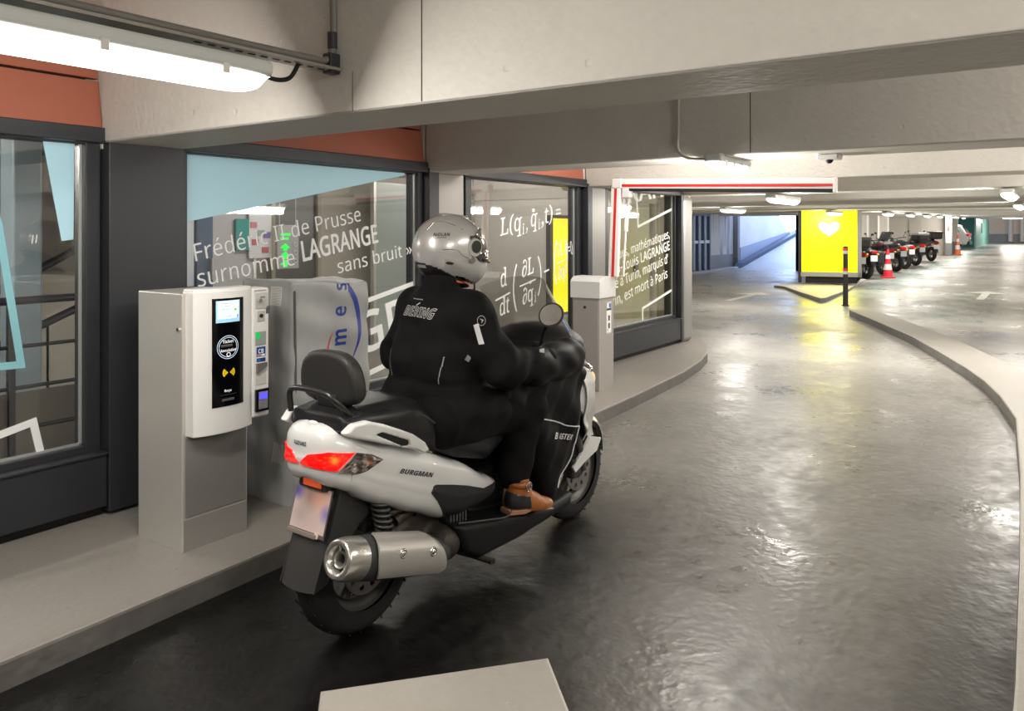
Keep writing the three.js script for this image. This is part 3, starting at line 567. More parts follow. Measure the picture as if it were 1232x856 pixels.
  obj('tray', [bx(0.06, 2.035, 2.085, 2.095, -2.235, -2.165), bx(0.06, 2.035, 2.085, 2.12, -2.24, -2.235)], mat([0.33, 0.31, 0.28], 0.4, { metalness: 0.5 }), tr);
  for (let i = 0; i < 12; i++) obj('slot', [bx(1.45 + i * 0.05, 1.475 + i * 0.05, 2.083, 2.086, -2.205, -2.195)], MT.black, tr);
  obj('conduit', [tube([[0.08, 2.115, -2.2], [1.9, 2.115, -2.2], [1.99, 2.12, -2.2], [2.022, 2.16, -2.205], [2.022, 2.6, -2.215]], 0.014, 8, 60)], mat([0.2, 0.19, 0.17], 0.5), tr);
  obj('coupler', [bar([2.022, 2.17, -2.205], [2.022, 2.23, -2.206], 0.018), bx(1.99, 2.04, 2.075, 2.15, -2.225, -2.18, 0.006)], MT.alu, tr);
  obj('feed_cable', [tube([[1.68, 2.03, -2.2], [1.76, 2.015, -2.2], [1.82, 2.03, -2.2], [1.86, 2.085, -2.2]], 0.008)], MT.black, tr);
  const cd = thing('conduit_drop', 'thin grey conduit running down the second beam to its batten', 'conduit', [0, 0, 0]);
  obj('conduit', [tube([[4.435, 2.62, -1.86], [4.435, 2.1, -1.86], [4.435, 1.97, -1.86], [4.43, 1.925, -1.8], [4.43, 1.915, -1.68]], 0.009)], MT.beam, cd);
  const sb = thing('detector', 'small white detector box on the underside of the second beam', 'detector', [4.72, 1.93, -1.07]);
  obj('body', [bx(-0.06, 0.06, -0.03, 0, -0.06, 0.06, 0.01)], MT.plastic, sb); obj('sensor', [new THREE.SphereGeometry(0.022, 12, 8).translate(0, -0.03, 0)], MT.black, sb);
}
// ---------- ticket machine ----------
{
  const t = thing('ticket_machine', 'stainless parking ticket machine with a white head and black glass front on the pavement', 'ticket machine', [2.0, 0.088, -3.12]);
  obj('cabinet', [bx(0, 0.335, 0.0, 1.135, -0.345, 0.0, 0.006)], MT.steel, t);
  obj('lower_door', [bx(0.012, 0.325, 0.16, 0.51, 0.0, 0.006, 0.003)], planar(mat([0.32, 0.305, 0.29], 0.42, { metalness: 0.45 })), t, { label: 'darker brushed steel access door' });
  obj('plinth_panel', [bx(0.006, 0.33, 0.012, 0.15, 0.0, 0.004, 0.002)], planar(mat([0.38, 0.36, 0.34], 0.42, { metalness: 0.45 })), t);
  obj('side_lock', [new THREE.CylinderGeometry(0.009, 0.009, 0.012, 14).rotateZ(Math.PI / 2).translate(-0.004, 0.98, -0.02)], MT.chrome, t);
  // bowed white head
  const zf = x => 0.05 + 0.035 * Math.sin(clamp((x - 0.022) / 0.293) * Math.PI) ** 0.8;
  const prof = []; for (let i = 0; i <= 16; i++) { const x = 0.022 + 0.293 * i / 16; prof.push([x, -zf(x)]); }
  prof.push([0.315, 0.02], [0.022, 0.02]);
  const head = obj('head_casing', [ext(prof, 0.622, 0.004).rotateX(-Math.PI / 2).translate(0, 0.517, 0)], MT.plastic, t);
  obj('head_lid', [ext(prof.map(([x, z]) => [x * 0.97 + 0.006, z * 0.9]), 0.012, 0.006).rotateX(-Math.PI / 2).translate(0, 1.137, 0)], MT.plastic, t);
  obj('side_wing', [bx(0.318, 0.415, 0.54, 1.143, -0.05, 0.058, 0.012)], MT.plastic, t, { label: 'white side wing with card and coin units' });
  // black glass panel following the bow
  const gx0 = 0.09, gx1 = 0.252, gy0 = 0.632, gy1 = 1.11, G = (s, y, l) => { const x = mixn(gx0, gx1, s); return [x, y, zf(x) + l]; };
  const face = (x0, x1, y0, y1, l, n = 10) => surf(n, 1, (s, q) => { const x = mixn(x0, x1, s); return [x, mixn(y0, y1, q), zf(x) + l]; });
  const panelTex = canvasTex(512, 1580, (c, w, h) => {
    c.fillStyle = '#050507'; c.fillRect(0, 0, w, h);
    const cx = w * .47, cy = h * .455; c.strokeStyle = '#d8ecff'; c.lineWidth = 9; for (const r of [168, 142]) { c.beginPath(); c.ellipse(cx, cy, r, r, 0, 0, 7); c.stroke(); }
    c.fillStyle = '#fff'; c.textAlign = 'center'; c.font = 'bold 62px sans-serif'; c.fillText('Ticket', cx, cy - 62); c.font = 'bold 58px sans-serif'; c.fillText('Annulation', cx + 6, cy + 66, 255);
    c.lineWidth = 12; c.strokeStyle = '#fff'; c.beginPath(); c.arc(cx + 4, cy + 108, 28, 0, 7); c.stroke();
    c.font = 'bold 50px sans-serif'; c.fillText('Reçu', w * .46, h * .868);
    c.fillStyle = '#555'; c.fillRect(w * .24, h * .893, w * .5, 4);
    c.fillStyle = '#e8c11c'; const wy = h * .69; for (const s of [-1, 1]) { c.save(); c.translate(w * .49 + s * 12, wy); c.scale(s, 1); c.beginPath(); c.moveTo(0, 0); c.arc(0, 0, 88, -0.75, 0.75); c.fill(); c.fillStyle = '#050507'; c.lineWidth = 7; c.strokeStyle = '#7a650a'; for (const r of [35, 58]) { c.beginPath(); c.arc(0, 0, r, -0.75, 0.75); c.stroke(); } c.restore(); c.fillStyle = '#e8c11c'; }
  });
  obj('front_panel', [face(gx0, gx1, gy0, gy1, 0.007, 20)], new THREE.MeshPhysicalMaterial({ map: panelTex, roughness: 0.12, side: THREE.DoubleSide, emissive: 0xffffff, emissiveMap: panelTex, emissiveIntensity: 0.22 }), t, { label: 'black glass panel printed Ticket, Annulation and Reçu' });
  const scr = canvasTex(300, 320, (c, w, h) => { c.fillStyle = '#9fd0ee'; c.fillRect(0, 0, w, h); c.fillStyle = '#e9f6fb'; c.fillRect(20, 8, w - 70, h - 62); c.fillStyle = '#f4fbff'; c.fillRect(225, 8, 60, 250); c.fillStyle = '#8b97a3'; c.font = 'bold 26px sans-serif'; c.fillText('DISTRIBUTION', 44, 55, 150); c.fillText('EN SERVICE', 60, 92, 120); c.fillText('BONNE VISITE', 44, 140, 130); c.fillText('Prenez un ticket', 30, 236, 160); c.fillStyle = '#56e04a'; c.beginPath(); c.arc(240, 140, 18, 0, 7); c.fill(); c.strokeStyle = '#8aa'; c.lineWidth = 4; c.beginPath(); c.moveTo(215, 30); c.lineTo(250, 110); c.lineTo(270, 200); c.stroke(); c.fillStyle = '#6f9fd0'; c.fillRect(258, 215, 22, 40); });
  obj('screen', [face(0.106, 0.228, 1.003, 1.1, 0.0085, 20)], new THREE.MeshStandardMaterial({ map: scr, emissiveMap: scr, emissive: 0xffffff, emissiveIntensity: 0.38, roughness: 0.2, side: THREE.DoubleSide }), t, { label: 'small lit blue screen' });
  obj('ticket_slot', [bx(0.13, 0.188, 0.8945, 0.9055, zf(0.16) - 0.004, zf(0.16) + 0.01, 0.003)], mat([0.1, 0.1, 0.105], 0.3), t);
  obj('receipt_slot', [bx(0.135, 0.195, 0.656, 0.666, zf(0.16) - 0.004, zf(0.16) + 0.011, 0.002)], mat([0.2, 0.2, 0.2], 0.3, { metalness: 0.5 }), t);
  // side wing units, face at z = 0.058
  const z = 0.058;
  obj('coin_slot_plate', [bx(0.334, 0.4, 1.045, 1.12, z, z + 0.004, 0.002)], mat([0.66, 0.65, 0.63], 0.3, { metalness: 0.4 }), t);
  obj('coin_slot', [bar([0.35, 1.085, z + 0.003], [0.35, 1.085, z + 0.02], 0.009), bx(0.358, 0.385, 1.097, 1.103, z + 0.003, z + 0.008)], MT.chrome, t);
  obj('push_button', [bx(0.346, 0.386, 0.985, 1.035, z, z + 0.003, 0.001)], MT.steel, t); obj('button_lens', [bar([0.366, 1.012, z], [0.366, 1.012, z + 0.007], 0.009)], MT.black, t);
  const qr = obj('call_button', [bx(0.394, 0.416, 1.02, 1.055, z, z + 0.004, 0.001)], mat([0.12, 0.12, 0.12], 0.4), t);
  obj('lit_insert', [bx(0.335, 0.392, 0.875, 0.938, z - 0.002, z + 0.003)], mat([0.32, 0.36, 0.33], 0.3), t);
  obj('green_light', [bx(0.336, 0.358, 0.905, 0.936, z, z + 0.005)], new THREE.MeshStandardMaterial({ color: 0x0a5020, emissive: 0x18d060, emissiveIntensity: 0.7 }), t);
  const cb = canvasTex(128, 160, (c, w, h) => { c.fillStyle = '#1c4a8c'; c.fillRect(0, 0, w, h); c.fillStyle = '#fff'; c.font = 'bold 64px sans-serif'; c.textAlign = 'center'; c.fillText('CB', 62, 68, 88); c.fillRect(10, 78, 108, 22); c.fillStyle = '#c03030'; c.fillRect(14, 82, 60, 14); c.fillStyle = '#fff'; c.fillRect(0, 108, w, 10); c.fillStyle = '#2a66b8'; c.fillRect(4, 122, 52, 34); c.fillStyle = '#27347a'; c.fillRect(66, 122, 56, 34); });
  obj('card_sticker', [new THREE.PlaneGeometry(0.05, 0.07).translate(0.366, 0.832, z + 0.0015)], mat([1, 1, 1], 0.4, { map: cb }), t, { label: 'blue and white CB card sticker' });
  obj('card_recess', [bx(0.338, 0.394, 0.69, 0.79, z, z + 0.002, 0.001)], mat([0.62, 0.6, 0.57], 0.4), t); obj('card_hood', [ext([[0.338, 0.792], [0.394, 0.792], [0.394, 0.775], [0.345, 0.745], [0.338, 0.745]], 0.012).translate(0, 0, z)], mat([0.25, 0.24, 0.23], 0.4, { metalness: 0.5 }), t);
  const pad = sub('card_reader', t); pad.name = 'card_reader';
  obj('bezel', [bx(0.33, 0.404, 0.567, 0.672, z, z + 0.014, 0.004)], MT.blackGloss, pad);
  obj('reader_face', [bx(0.343, 0.393, 0.58, 0.66, z + 0.013, z + 0.016, 0.001)], mat([0.42, 0.42, 0.45], 0.35, { metalness: 0.5 }), pad);
  obj('reader_screen', [bx(0.346, 0.39, 0.625, 0.656, z + 0.015, z + 0.0175)], new THREE.MeshStandardMaterial({ color: 0x3a34a0, emissive: 0x6a62ff, emissiveIntensity: 0.8, roughness: 0.3 }), pad, { label: 'lit violet screen' });
  const title = canvasTex(256, 40, (c, w, h) => { c.clearRect(0, 0, w, h); c.fillStyle = '#555'; c.font = 'bold 30px sans-serif'; c.fillText('INTERPHONE', 8, 31, 240); });
  obj('heading', [new THREE.PlaneGeometry(0.085, 0.012).translate(0.37, 1.13, z + 0.001)], decal(title), t);
  const oval = obj('maker_badge', [new THREE.TorusGeometry(0.009, 0.0012, 6, 24).scale(1.5, 1, 1).translate(0.2, 0.575, zf(0.2) + 0.002)], mat([0.6, 0.59, 0.57], 0.4), t);
}
// ---------- terminal under a grey fitted cover ----------
{
  const t = thing('covered_terminal', 'payment terminal shrouded in a grey fitted cover with blue lettering, behind the scooter', 'covered machine', [2.66, 0.088, -3.2]);
  const f = (x, y, z) => {
    const fold = 0.006 * Math.sin(z * 42 + y * 5) * Math.sin(y * 4 + 1) + 0.007 * Math.sin(x * 26 + y * 7) * Math.sin(y * 3.1) + 0.004 * Math.sin(y * 31 + x * 9 + z * 13) + 0.018 * (fbm(x * 6 + 9, y * 3 + z * 6 + 9, 64, 3, 5) - 0.5);
    const flare = 0.02 * sstep(0.35, 0, y);
    const qx = Math.abs(x - 0.275) - 0.275 - flare, qz = Math.abs(z + 0.19) - 0.19 - flare, qy = Math.abs(y - 0.565) - 0.578 + 0.02 * Math.abs(x - 0.27) - 0.012 * Math.sin(x * 9 + 1) * sstep(0.9, 1.1, y);
    const r = 0.014, a = qx + r, b = qy + r, c = qz + r;
    let d = Math.min(Math.max(a, b, c), 0) + Math.hypot(Math.max(a, 0), Math.max(b, 0), Math.max(c, 0)) - r;
    return (d + fold) * 0.8;
  };
  const cover = mat([0.34, 0.345, 0.345], 0.42, { bumpMap: TX.weave, bumpScale: 0.0004, sheen: 0.3 });
  obj('fitted_cover', nets(f, [-0.07, -0.01, -0.47], [0.63, 1.2, 0.07], 0.0125), cover, t);
  obj('seam', [tube([0, 0.12, 0.3, 0.6, 0.9, 1.1].map(y => [0.02 - 0.008 * Math.sin(y * 6), y, 0.0 - 0.004 * Math.sin(y * 9)]), 0.006, 6, 40)], mat([0.09, 0.09, 0.09], 0.6), t, { label: 'dark vertical corner seam' });
  const logo = canvasTex(512, 1024, (c, w, h) => {
    c.clearRect(0, 0, w, h); c.fillStyle = '#14328c'; c.font = 'bold 170px sans-serif'; c.textAlign = 'center'; c.textBaseline = 'middle';
    const put = (s, y) => { c.save(); c.translate(w * .5, y); c.rotate(-Math.PI / 2); c.fillText(s, 0, 0); c.restore(); };
    put('s', 70); put('e', 280); put('m', 500); put('e', 725);
    c.strokeStyle = '#14328c'; c.fillStyle = '#14328c'; c.beginPath(); c.moveTo(w * .64, 40); c.quadraticCurveTo(w * 1.12, 360, w * .7, 720); c.quadraticCurveTo(w * .98, 380, w * .64, 115); c.closePath(); c.fill();
    c.fillStyle = '#c8203c'; c.beginPath(); c.moveTo(w * .39, 440); c.quadraticCurveTo(w * .2, 600, w * .17, 1024); c.lineTo(w * .24, 1024); c.quadraticCurveTo(w * .24, 640, w * .39, 440); c.fill();
  });
  obj('printed_logo', [onSolid(f, [0.33, 0.822, 0.3], [0.4, 0, 0], [0, 0.66, 0], [0, 0, -1], 24, 40)], decal(logo, 0.5), t, { label: 'blue letters with a blue and a red arc' });
  const vent = canvasTex(64, 128, (c, w, h) => { c.fillStyle = '#e2e2dc'; c.fillRect(0, 0, w, h); c.fillStyle = '#8a8a86'; for (let i = 0; i < 16; i++) c.fillRect(3, 4 + i * 8, w - 6, 3); });
  for (const [y, vz] of [[1.07, -0.12], [0.26, -0.11]]) obj('vent_patch', [onSolid(f, [-0.4, y, vz], [0, 0, 0.09], [0, 0.1, 0], [1, 0, 0], 8, 8)], mat([0.9, 0.9, 0.9], 0.6, { map: vent, side: THREE.DoubleSide }), t, { label: 'pale ribbed ventilation patch' });
}
// ---------- barrier ----------
{
  const t = thing('barrier', 'grey barrier housing with a white cap and a folded white and red arm', 'barrier', [6.04, 0.088, -3.26]);
  const grey = planar(mat([0.3, 0.28, 0.265], 0.42, { bumpMap: TX.grain, bumpScale: 0.0003 }));
  obj('housing', [bx(0, 0.27, 0, 0.82, -0.27, 0, 0.008)], grey, t);
  obj('door', [bx(-0.006, 0.0, 0.03, 0.8, -0.255, -0.012, 0.003)], grey, t);
  obj('lock', [new THREE.CylinderGeometry(0.012, 0.012, 0.016, 14).rotateZ(Math.PI / 2).translate(-0.008, 0.74, -0.135)], MT.chrome, t);
  obj('cap', [slabGeo()], mat([0.62, 0.62, 0.61], 0.35), t, { label: 'off-white cap' });
  function slabGeo() { const p = []; for (let i = 0; i <= 12; i++) { const x = mixn(-0.008, 0.278, i / 12); p.push([x, 1.0 - 0.16 * Math.pow(Math.abs(i / 6 - 1), 5) * 0.25]); } return ext([[-0.008, 0.825], [0.278, 0.825], ...p.reverse()], 0.285, 0.006).translate(0, 0, -0.278); }
  const lab = canvasTex(128, 256, (c, w, h) => { c.fillStyle = '#e6e6e4'; c.fillRect(0, 64, w, h - 64); c.fillStyle = '#e8e9ee'; c.fillRect(6, 0, w - 12, 46); c.fillStyle = '#2f62b5'; c.fillRect(64, 4, 52, 38); c.fillStyle = '#1a1a1a'; c.fillRect(44, 108, 46, 46); c.fillRect(44, 174, 46, 46); c.fillStyle = '#b8452f'; c.beginPath(); c.arc(34, 232, 9, 0, 7); c.fill(); });
  obj('label_plate', [bx(0.12, 0.215, 0.5, 0.78, 0, 0.004, 0.001)], mat([0.5, 0.48, 0.46], 0.4), t); obj('key_switch_sticker', [new THREE.PlaneGeometry(0.085, 0.26).translate(0.168, 0.64, 0.0055)], mat([1, 1, 1], 0.4, { map: lab }), t, { label: 'white sticker with two black switches' });
  // arm: post part leaning, then folded level over the lane
  const white = mat([0.78, 0.78, 0.76], 0.35), arm = sub('arm', t);
  const A = [0.2, 1.0, 0.035], B = [0.25, 1.83, 0.04], E = [0.26, 1.765, 1.88];
  obj('upright', [barBox(A, B, 0.04, 0.09)], white, arm); obj('upright_stripe', [barBox([A[0] - 0.0205, A[1], A[2]], [B[0] - 0.0205, B[1] - 0.05, B[2]], 0.006, 0.026)], MT.red, arm, { label: 'red stripe' });
  obj('boom', [barBox([B[0], B[1] - 0.01, B[2] + 0.03], E, 0.04, 0.085)], white, arm);
  obj('boom_stripe', [barBox([B[0] - 0.022, B[1] - 0.025, B[2] + 0.06], [E[0] - 0.022, E[1] - 0.012, E[2] - 0.02], 0.006, 0.022)], MT.red, arm, { label: 'red stripe' });
  obj('boom_rubber', [barBox([B[0], B[1] - 0.062, B[2] + 0.12], [E[0], E[1] - 0.055, E[2]], 0.036, 0.03)], MT.black, arm, { label: 'black rubber underside' });
  obj('end_cap', [bx(E[0] - 0.024, E[0] + 0.024, E[1] - 0.07, E[1] + 0.045, E[2] - 0.02, E[2] + 0.008, 0.006)], mat([0.75, 0.74, 0.72], 0.4), arm);
  obj('hinge_joint', [bx(B[0] - 0.03, B[0] + 0.05, B[1] - 0.05, B[1] + 0.035, B[2] - 0.04, B[2] + 0.06, 0.012), bx(B[0] - 0.02, B[0] + 0.04, B[1] - 0.14, B[1] - 0.04, B[2] + 0.05, B[2] + 0.14, 0.02)], mat([0.7, 0.7, 0.7], 0.35), arm);
  obj('pull_rod', [bar([0.26, 1.0, 0.1], [0.3, 1.45, 0.105], 0.01), bar([0.3, 1.45, 0.105], [0.3, 1.72, 0.13], 0.009), bar([0.295, 1.4, 0.104], [0.302, 1.55, 0.11], 0.022)], mat([0.75, 0.74, 0.7], 0.35), arm);
}
function barBox(a, b, w, h) {                                 // box beam from a to b; w along x-ish, h across
  const A = V3(a), B = V3(b), d = B.clone().sub(A), L = d.length(); d.normalize();
  const ref = Math.abs(d.y) > 0.8 ? new THREE.Vector3(0, 0, 1) : new THREE.Vector3(0, 1, 0);
  const s = new THREE.Vector3().crossVectors(ref, d).normalize(), u = new THREE.Vector3().crossVectors(d, s);
  const g = new RoundedBoxGeometry(w, h, L, 2, Math.min(w, h) * 0.15);
  return g.applyMatrix4(new THREE.Matrix4().makeBasis(s, u, d).setPosition((A.x + B.x) / 2, (A.y + B.y) / 2, (A.z + B.z) / 2));
}
// ---------- yellow light box, bollard, cones ----------
{
  const t = thing('light_box', 'tall yellow lit poster case with a white heart on the kerbed island', 'light box', [21.15, 0.095 + rise(21), -4.8], Math.atan2(-0.82, -0.57) + 0.02);
  t.rotation.y = Math.atan2(-21.15, 4.8) + 0.04;             // faces the lane
  const tex = canvasTex(512, 616, (c, w, h) => {
    c.fillStyle = '#f6ea00'; c.fillRect(0, 0, w, h); c.fillStyle = '#fffef2'; const X = w * .5, Y = h * .29, s = 66; c.beginPath(); c.moveTo(X, Y + s * 1.15); c.bezierCurveTo(X - s * 2.6, Y - s * .2, X - s * 1.2, Y - s * 1.7, X, Y - s * .55); c.bezierCurveTo(X + s * 1.2, Y - s * 1.7, X + s * 2.6, Y - s * .2, X, Y + s * 1.15); c.fill();
    c.fillStyle = '#d8cc00'; for (let i = 0; i < 5; i++) c.fillRect(w * .22, h * (.58 + i * .035), w * (.52 - .05 * (i % 2)), 3);
  });
  const W = 0.66;
  obj('case', [bx(-W - 0.06, W + 0.1, 0.16, 1.86, -0.24, -0.015, 0.01)], MT.alu, t);
  obj('frame', [bx(-W - 0.03, W + 0.09, 0.16, 0.28, -0.02, 0.02, 0.008), bx(W, W + 0.1, 0.16, 1.84, -0.02, 0.02, 0.008)], mat([0.4, 0.4, 0.41], 0.4, { metalness: 0.6 }), t);
  obj('side_post', [bx(-W - 0.08, -W, 0, 1.86, -0.06, 0.02, 0.006)], MT.alu, t);
  obj('lit_face', [new THREE.PlaneGeometry(W * 2, 1.57).translate(0, 1.065, 0.001)], new THREE.MeshStandardMaterial({ map: tex, emissiveMap: tex, emissive: 0xffffff, emissiveIntensity: 0.68, roughness: 0.3 }), t, { label: 'glowing yellow sheet with a white heart' });
  obj('foot', [bx(-W + 0.1, W, 0.0, 0.16, -0.2, -0.04, 0.01)], MT.black, t);
  areaLight(t, W * 1.9, 1.5, [0, 1.06, 0.03], [0, 0, 1], 3.2, rgb(1, 0.86, 0.02));
  const b = thing('bollard', 'slim black post with red and white bands in front of the light box', 'bollard', [16.46, 0.002 + rise(16.5), -3.43]);
  obj('post', [bar([0, 0, 0], [0, 1.15, 0], 0.05, 20, 0.042)], mat([0.03, 0.03, 0.03], 0.4), b);
  obj('base_plate', [bar([0, 0, 0], [0, 0.012, 0], 0.075, 20)], MT.black, b);
  obj('cap', [new THREE.SphereGeometry(0.044, 16, 8).scale(1, 0.4, 1).translate(0, 1.15, 0)], MT.black, b);
  for (const y of [1.08, 0.68]) { obj('red_band', [bar([0, y, 0], [0, y + 0.055, 0], 0.0485, 20)], mat([0.75, 0.06, 0.02], 0.4), b); obj('white_band', [bar([0, y - 0.06, 0], [0, y, 0], 0.049, 20)], mat([0.75, 0.72, 0.68], 0.4), b); }
  const cone = (x, z, label, c1, h) => {
    const c = thing('traffic_cone', label, 'cone', [x, rise(x), z], 0.3);
    obj('base', [bx(-0.19, 0.19, 0, 0.04, -0.19, 0.19, 0.02)], mat(c1, 0.5), c);
    const lathe = (y0, y1) => new THREE.LatheGeometry([y0, y1].map(y => new THREE.Vector2(mixn(0.145, 0.03, y / h), y)), 20);
    obj('body', [lathe(0.04, h)], mat(c1, 0.5), c);
    const band = (y0, y1) => obj('reflective_band', [new THREE.LatheGeometry([y0, y1].map(y => new THREE.Vector2(mixn(0.149, 0.034, y / h), y)), 20)], mat([0.78, 0.74, 0.74], 0.4), c);
    band(h * 0.28, h * 0.48); band(h * 0.66, h * 0.8);
  };
  cone(25.4, -4.12, 'red and white cone standing between the first motorcycles', [0.7, 0.03, 0.05], 0.85);
  cone(44.8, -4.1, 'orange and white cone beside the white column near the parked car', [0.8, 0.16, 0.04], 1.0);
}
// ---------- columns, teal cabin, gate, distant posts ----------
for (const [x, z, lab] of [[43.4, -4.35], [46.2, -4.35]]) {
  const c = new THREE.Group(); c.name = numbered('column'); c.userData.kind = 'structure'; c.position.set(x, rise(x), z); scene.add(c);
  obj('upper_shaft', [bx(-0.13, 0.13, 0.62, 1.95, -0.13, 0.13, 0.01)], MT.wallWhite, c); obj('lower_shaft', [bx(-0.135, 0.135, 0, 0.62, -0.135, 0.135, 0.01)], MT.wallGrey, c);
  if (x < 44) obj('number_plate', [bx(-0.136, -0.13, 1.2, 1.45, -0.06, 0.06)], mat([0.65, 0.12, 0.1], 0.5), c);
}
{
  const t = thing('teal_cabin', 'teal painted cabin standing beyond the parked car', 'cabin', [58, rise(58), -4.3]);
  const tealShade = planar(mat([0.02, 0.2, 0.18], 0.5)), tealShade2 = planar(mat([0.2, 0.45, 0.4], 0.5));  // light painted in: end wall a shaded teal, side wall a lit teal
  obj('end_wall', [bx(0, 0.15, 0, 1.88, -3.0, 0)], tealShade, t); obj('side_wall', [bx(0.15, 12, 0, 1.86, -3.0, -0.02)], tealShade2, t);
  obj('corner_trim', [bx(-0.02, 0.1, 0, 1.88, -0.08, 0.02)], mat([0.4, 0.62, 0.6], 0.5), t); obj('hanging_sign', [bx(4.6, 5.2, 0.9, 1.6, -0.02, 0.02)], MT.wallGrey, t);
  const g = thing('metal_gate', 'blue-grey barred gate standing open left of the exit ramp', 'gate', [23.9, rise(24), -9.6]);
  const gm = mat([0.05, 0.08, 0.16], 0.4);
  for (const x of [0.05, 0.55, 1.05, 1.55]) obj('upright', [bx(x - 0.05, x + 0.05, 0.08, 1.92, -0.05, 0.05, 0.01)], gm, g);
  obj('mid_rail', [bx(0, 1.6, 0.98, 1.08, -0.04, 0.04, 0.01)], mat([0.4, 0.46, 0.6], 0.4), g); obj('bottom_rail', [bx(0, 1.6, 0.02, 0.1, -0.04, 0.04, 0.01)], gm, g); obj('top_rail', [bx(0, 1.6, 1.88, 1.98, -0.04, 0.04, 0.01)], gm, g);
  obj('backing_sheet', [bx(0, 1.6, 0.1, 1.9, -0.1, -0.06)], mat([0.42, 0.47, 0.62], 0.5), g);
  const pz = thing('pipe_pair', 'pair of pale vertical pipes against the far wall', 'pipes', [71.7, 0, -3.0]);
  for (const z of [0, 0.75]) obj('pipe', [bar([0, 0.6, z], [0, 2.6, z], 0.16, 14)], mat([0.5, 0.48, 0.47], 0.4), pz);
}
// ---------- parked motorcycles ----------
function motorcycle(x, z, turn, label, o) {
  const t = thing('motorcycle', label, 'motorcycle', [x, rise(x), z], turn, 'motorcycles parked in a row');
  const R = 0.31, body = mat(o.body, 0.3, { clearcoat: 0.4 });
  for (const [wx, wd] of [[0, 0.075], [1.42, 0.055]]) {
    const w = sub('wheel', t, [wx, R, 0]);
    obj('tyre', [new THREE.TorusGeometry(R - wd, wd, 12, 32)], MT.rubber, w);
    obj('rim', [new THREE.TorusGeometry(R - wd * 2, 0.02, 8, 28), bar([0, 0, -0.06], [0, 0, 0.06], 0.045), ...[0, 1, 2, 3, 4].map(i => bar([0, 0, 0], [Math.cos(i * 1.2566) * 0.2, Math.sin(i * 1.2566) * 0.2, 0], 0.014))], MT.cast, w);
  }
  obj('engine', [bx(0.42, 1.0, 0.25, 0.62, -0.17, 0.17, 0.06)], MT.grime, t);
  obj('exhaust', [bar([-0.15, 0.4, 0.17], [0.55, 0.3, 0.17], 0.055)], MT.cast, t);
  obj('tank', [nets(blend(0.08, ell([0.82, 0.82, 0], [0.3, 0.15, 0.16]), ell([1.0, 0.74, 0], [0.2, 0.14, 0.17])), [0.4, 0.5, -0.25], [1.3, 1.05, 0.25], 0.04)], body, t);
  obj('seat', [nets(blend(0.06, cap([-0.1, 0.84, 0], [0.25, 0.8, 0], 0.1), cap([0.25, 0.8, 0], [0.6, 0.78, 0], 0.12)), [-0.4, 0.55, -0.25], [0.9, 1.05, 0.25], 0.04)], MT.blackPlastic, t);
  obj('tail', [nets(slab([[-0.35, 0.78], [-0.3, 0.86], [0.3, 0.76], [0.4, 0.6], [0.1, 0.62]], -0.12, 0.12, 0.03), [-0.45, 0.5, -0.2], [0.5, 0.95, 0.2], 0.035)], body, t);
  obj('mudguard', [bx(-0.34, -0.3, 0.42, 0.76, -0.08, 0.08, 0.015)], MT.blackPlastic, t);
  obj('tail_light', [bx(-0.4, -0.34, 0.74, 0.82, -0.09, 0.09, 0.02)], new THREE.MeshStandardMaterial({ color: 0x900c0c, emissive: 0xff1010, emissiveIntensity: o.lit ? 0.5 : 0.08 }), t);
  obj('licence_plate', [bx(-0.37, -0.35, 0.52, 0.7, -0.11, 0.11, 0.004)], mat([0.72, 0.72, 0.76], 0.4), t);
  for (const s of [-1, 1]) obj('fork', [bar([1.42, R, s * 0.1], [1.15, 0.98, s * 0.1], 0.024)], MT.cast, t);
  obj('handlebar', [tube([[0.98, 1.06, -0.36], [1.1, 1.04, -0.2], [1.15, 1.0, 0], [1.1, 1.04, 0.2], [0.98, 1.06, 0.36]], 0.016)], MT.black, t);
  for (const s of [-1, 1]) obj('mirror', [bar([1.05, 1.05, s * 0.28], [1.02, 1.24, s * 0.34], 0.008), new THREE.SphereGeometry(0.05, 10, 8).scale(0.3, 0.7, 1.1).translate(1.02, 1.25, s * 0.36)], MT.black, t);
  obj('headlamp', [new THREE.SphereGeometry(0.1, 14, 10).translate(1.3, 0.9, 0)], o.screen ? body : MT.cast, t);
  for (const s of [-1, 1]) obj('indicator', [new THREE.SphereGeometry(0.035, 8, 6).translate(-0.3, 0.72, s * 0.17)], mat([0.8, 0.3, 0.03], 0.3), t);
  if (o.screen) obj('windscreen', [surf(8, 8, (s, q) => [1.28 - 0.22 * q - 0.2 * (2 * s - 1) ** 2, 0.95 + 0.35 * q, (s - 0.5) * 0.42])], mat([0.1, 0.1, 0.1], 0.1, { side: THREE.DoubleSide }), t);
  if (o.fairing) obj('fairing', [nets(blend(0.06, ell([1.22, 0.75, 0], [0.26, 0.3, 0.24]), ell([1.1, 0.95, 0], [0.18, 0.16, 0.22])), [0.85, 0.4, -0.3], [1.6, 1.2, 0.3], 0.045)], body, t);
  if (o.box) { obj('top_case', [bx(-0.45, 0.0, 0.92, 1.22, -0.24, 0.24, 0.09)], MT.blackPlastic, t); obj('case_lid', [bx(-0.46, 0.01, 1.14, 1.24, -0.25, 0.25, 0.05)], mat(o.box, 0.3), t); }
  if (o.pannier) for (const s of [-1, 1]) obj('pannier', [bx(-0.3, 0.3, 0.42, 0.82, s > 0 ? 0.18 : -0.4, s > 0 ? 0.4 : -0.18, 0.07)], MT.blackPlastic, t);
  return t;
}
motorcycle(22.9, -4.55, 0.75, 'black motorcycle with a large top case, half hidden by the light box', { body: [0.03, 0.03, 0.03], box: [0.12, 0.12, 0.12], lit: 0 });
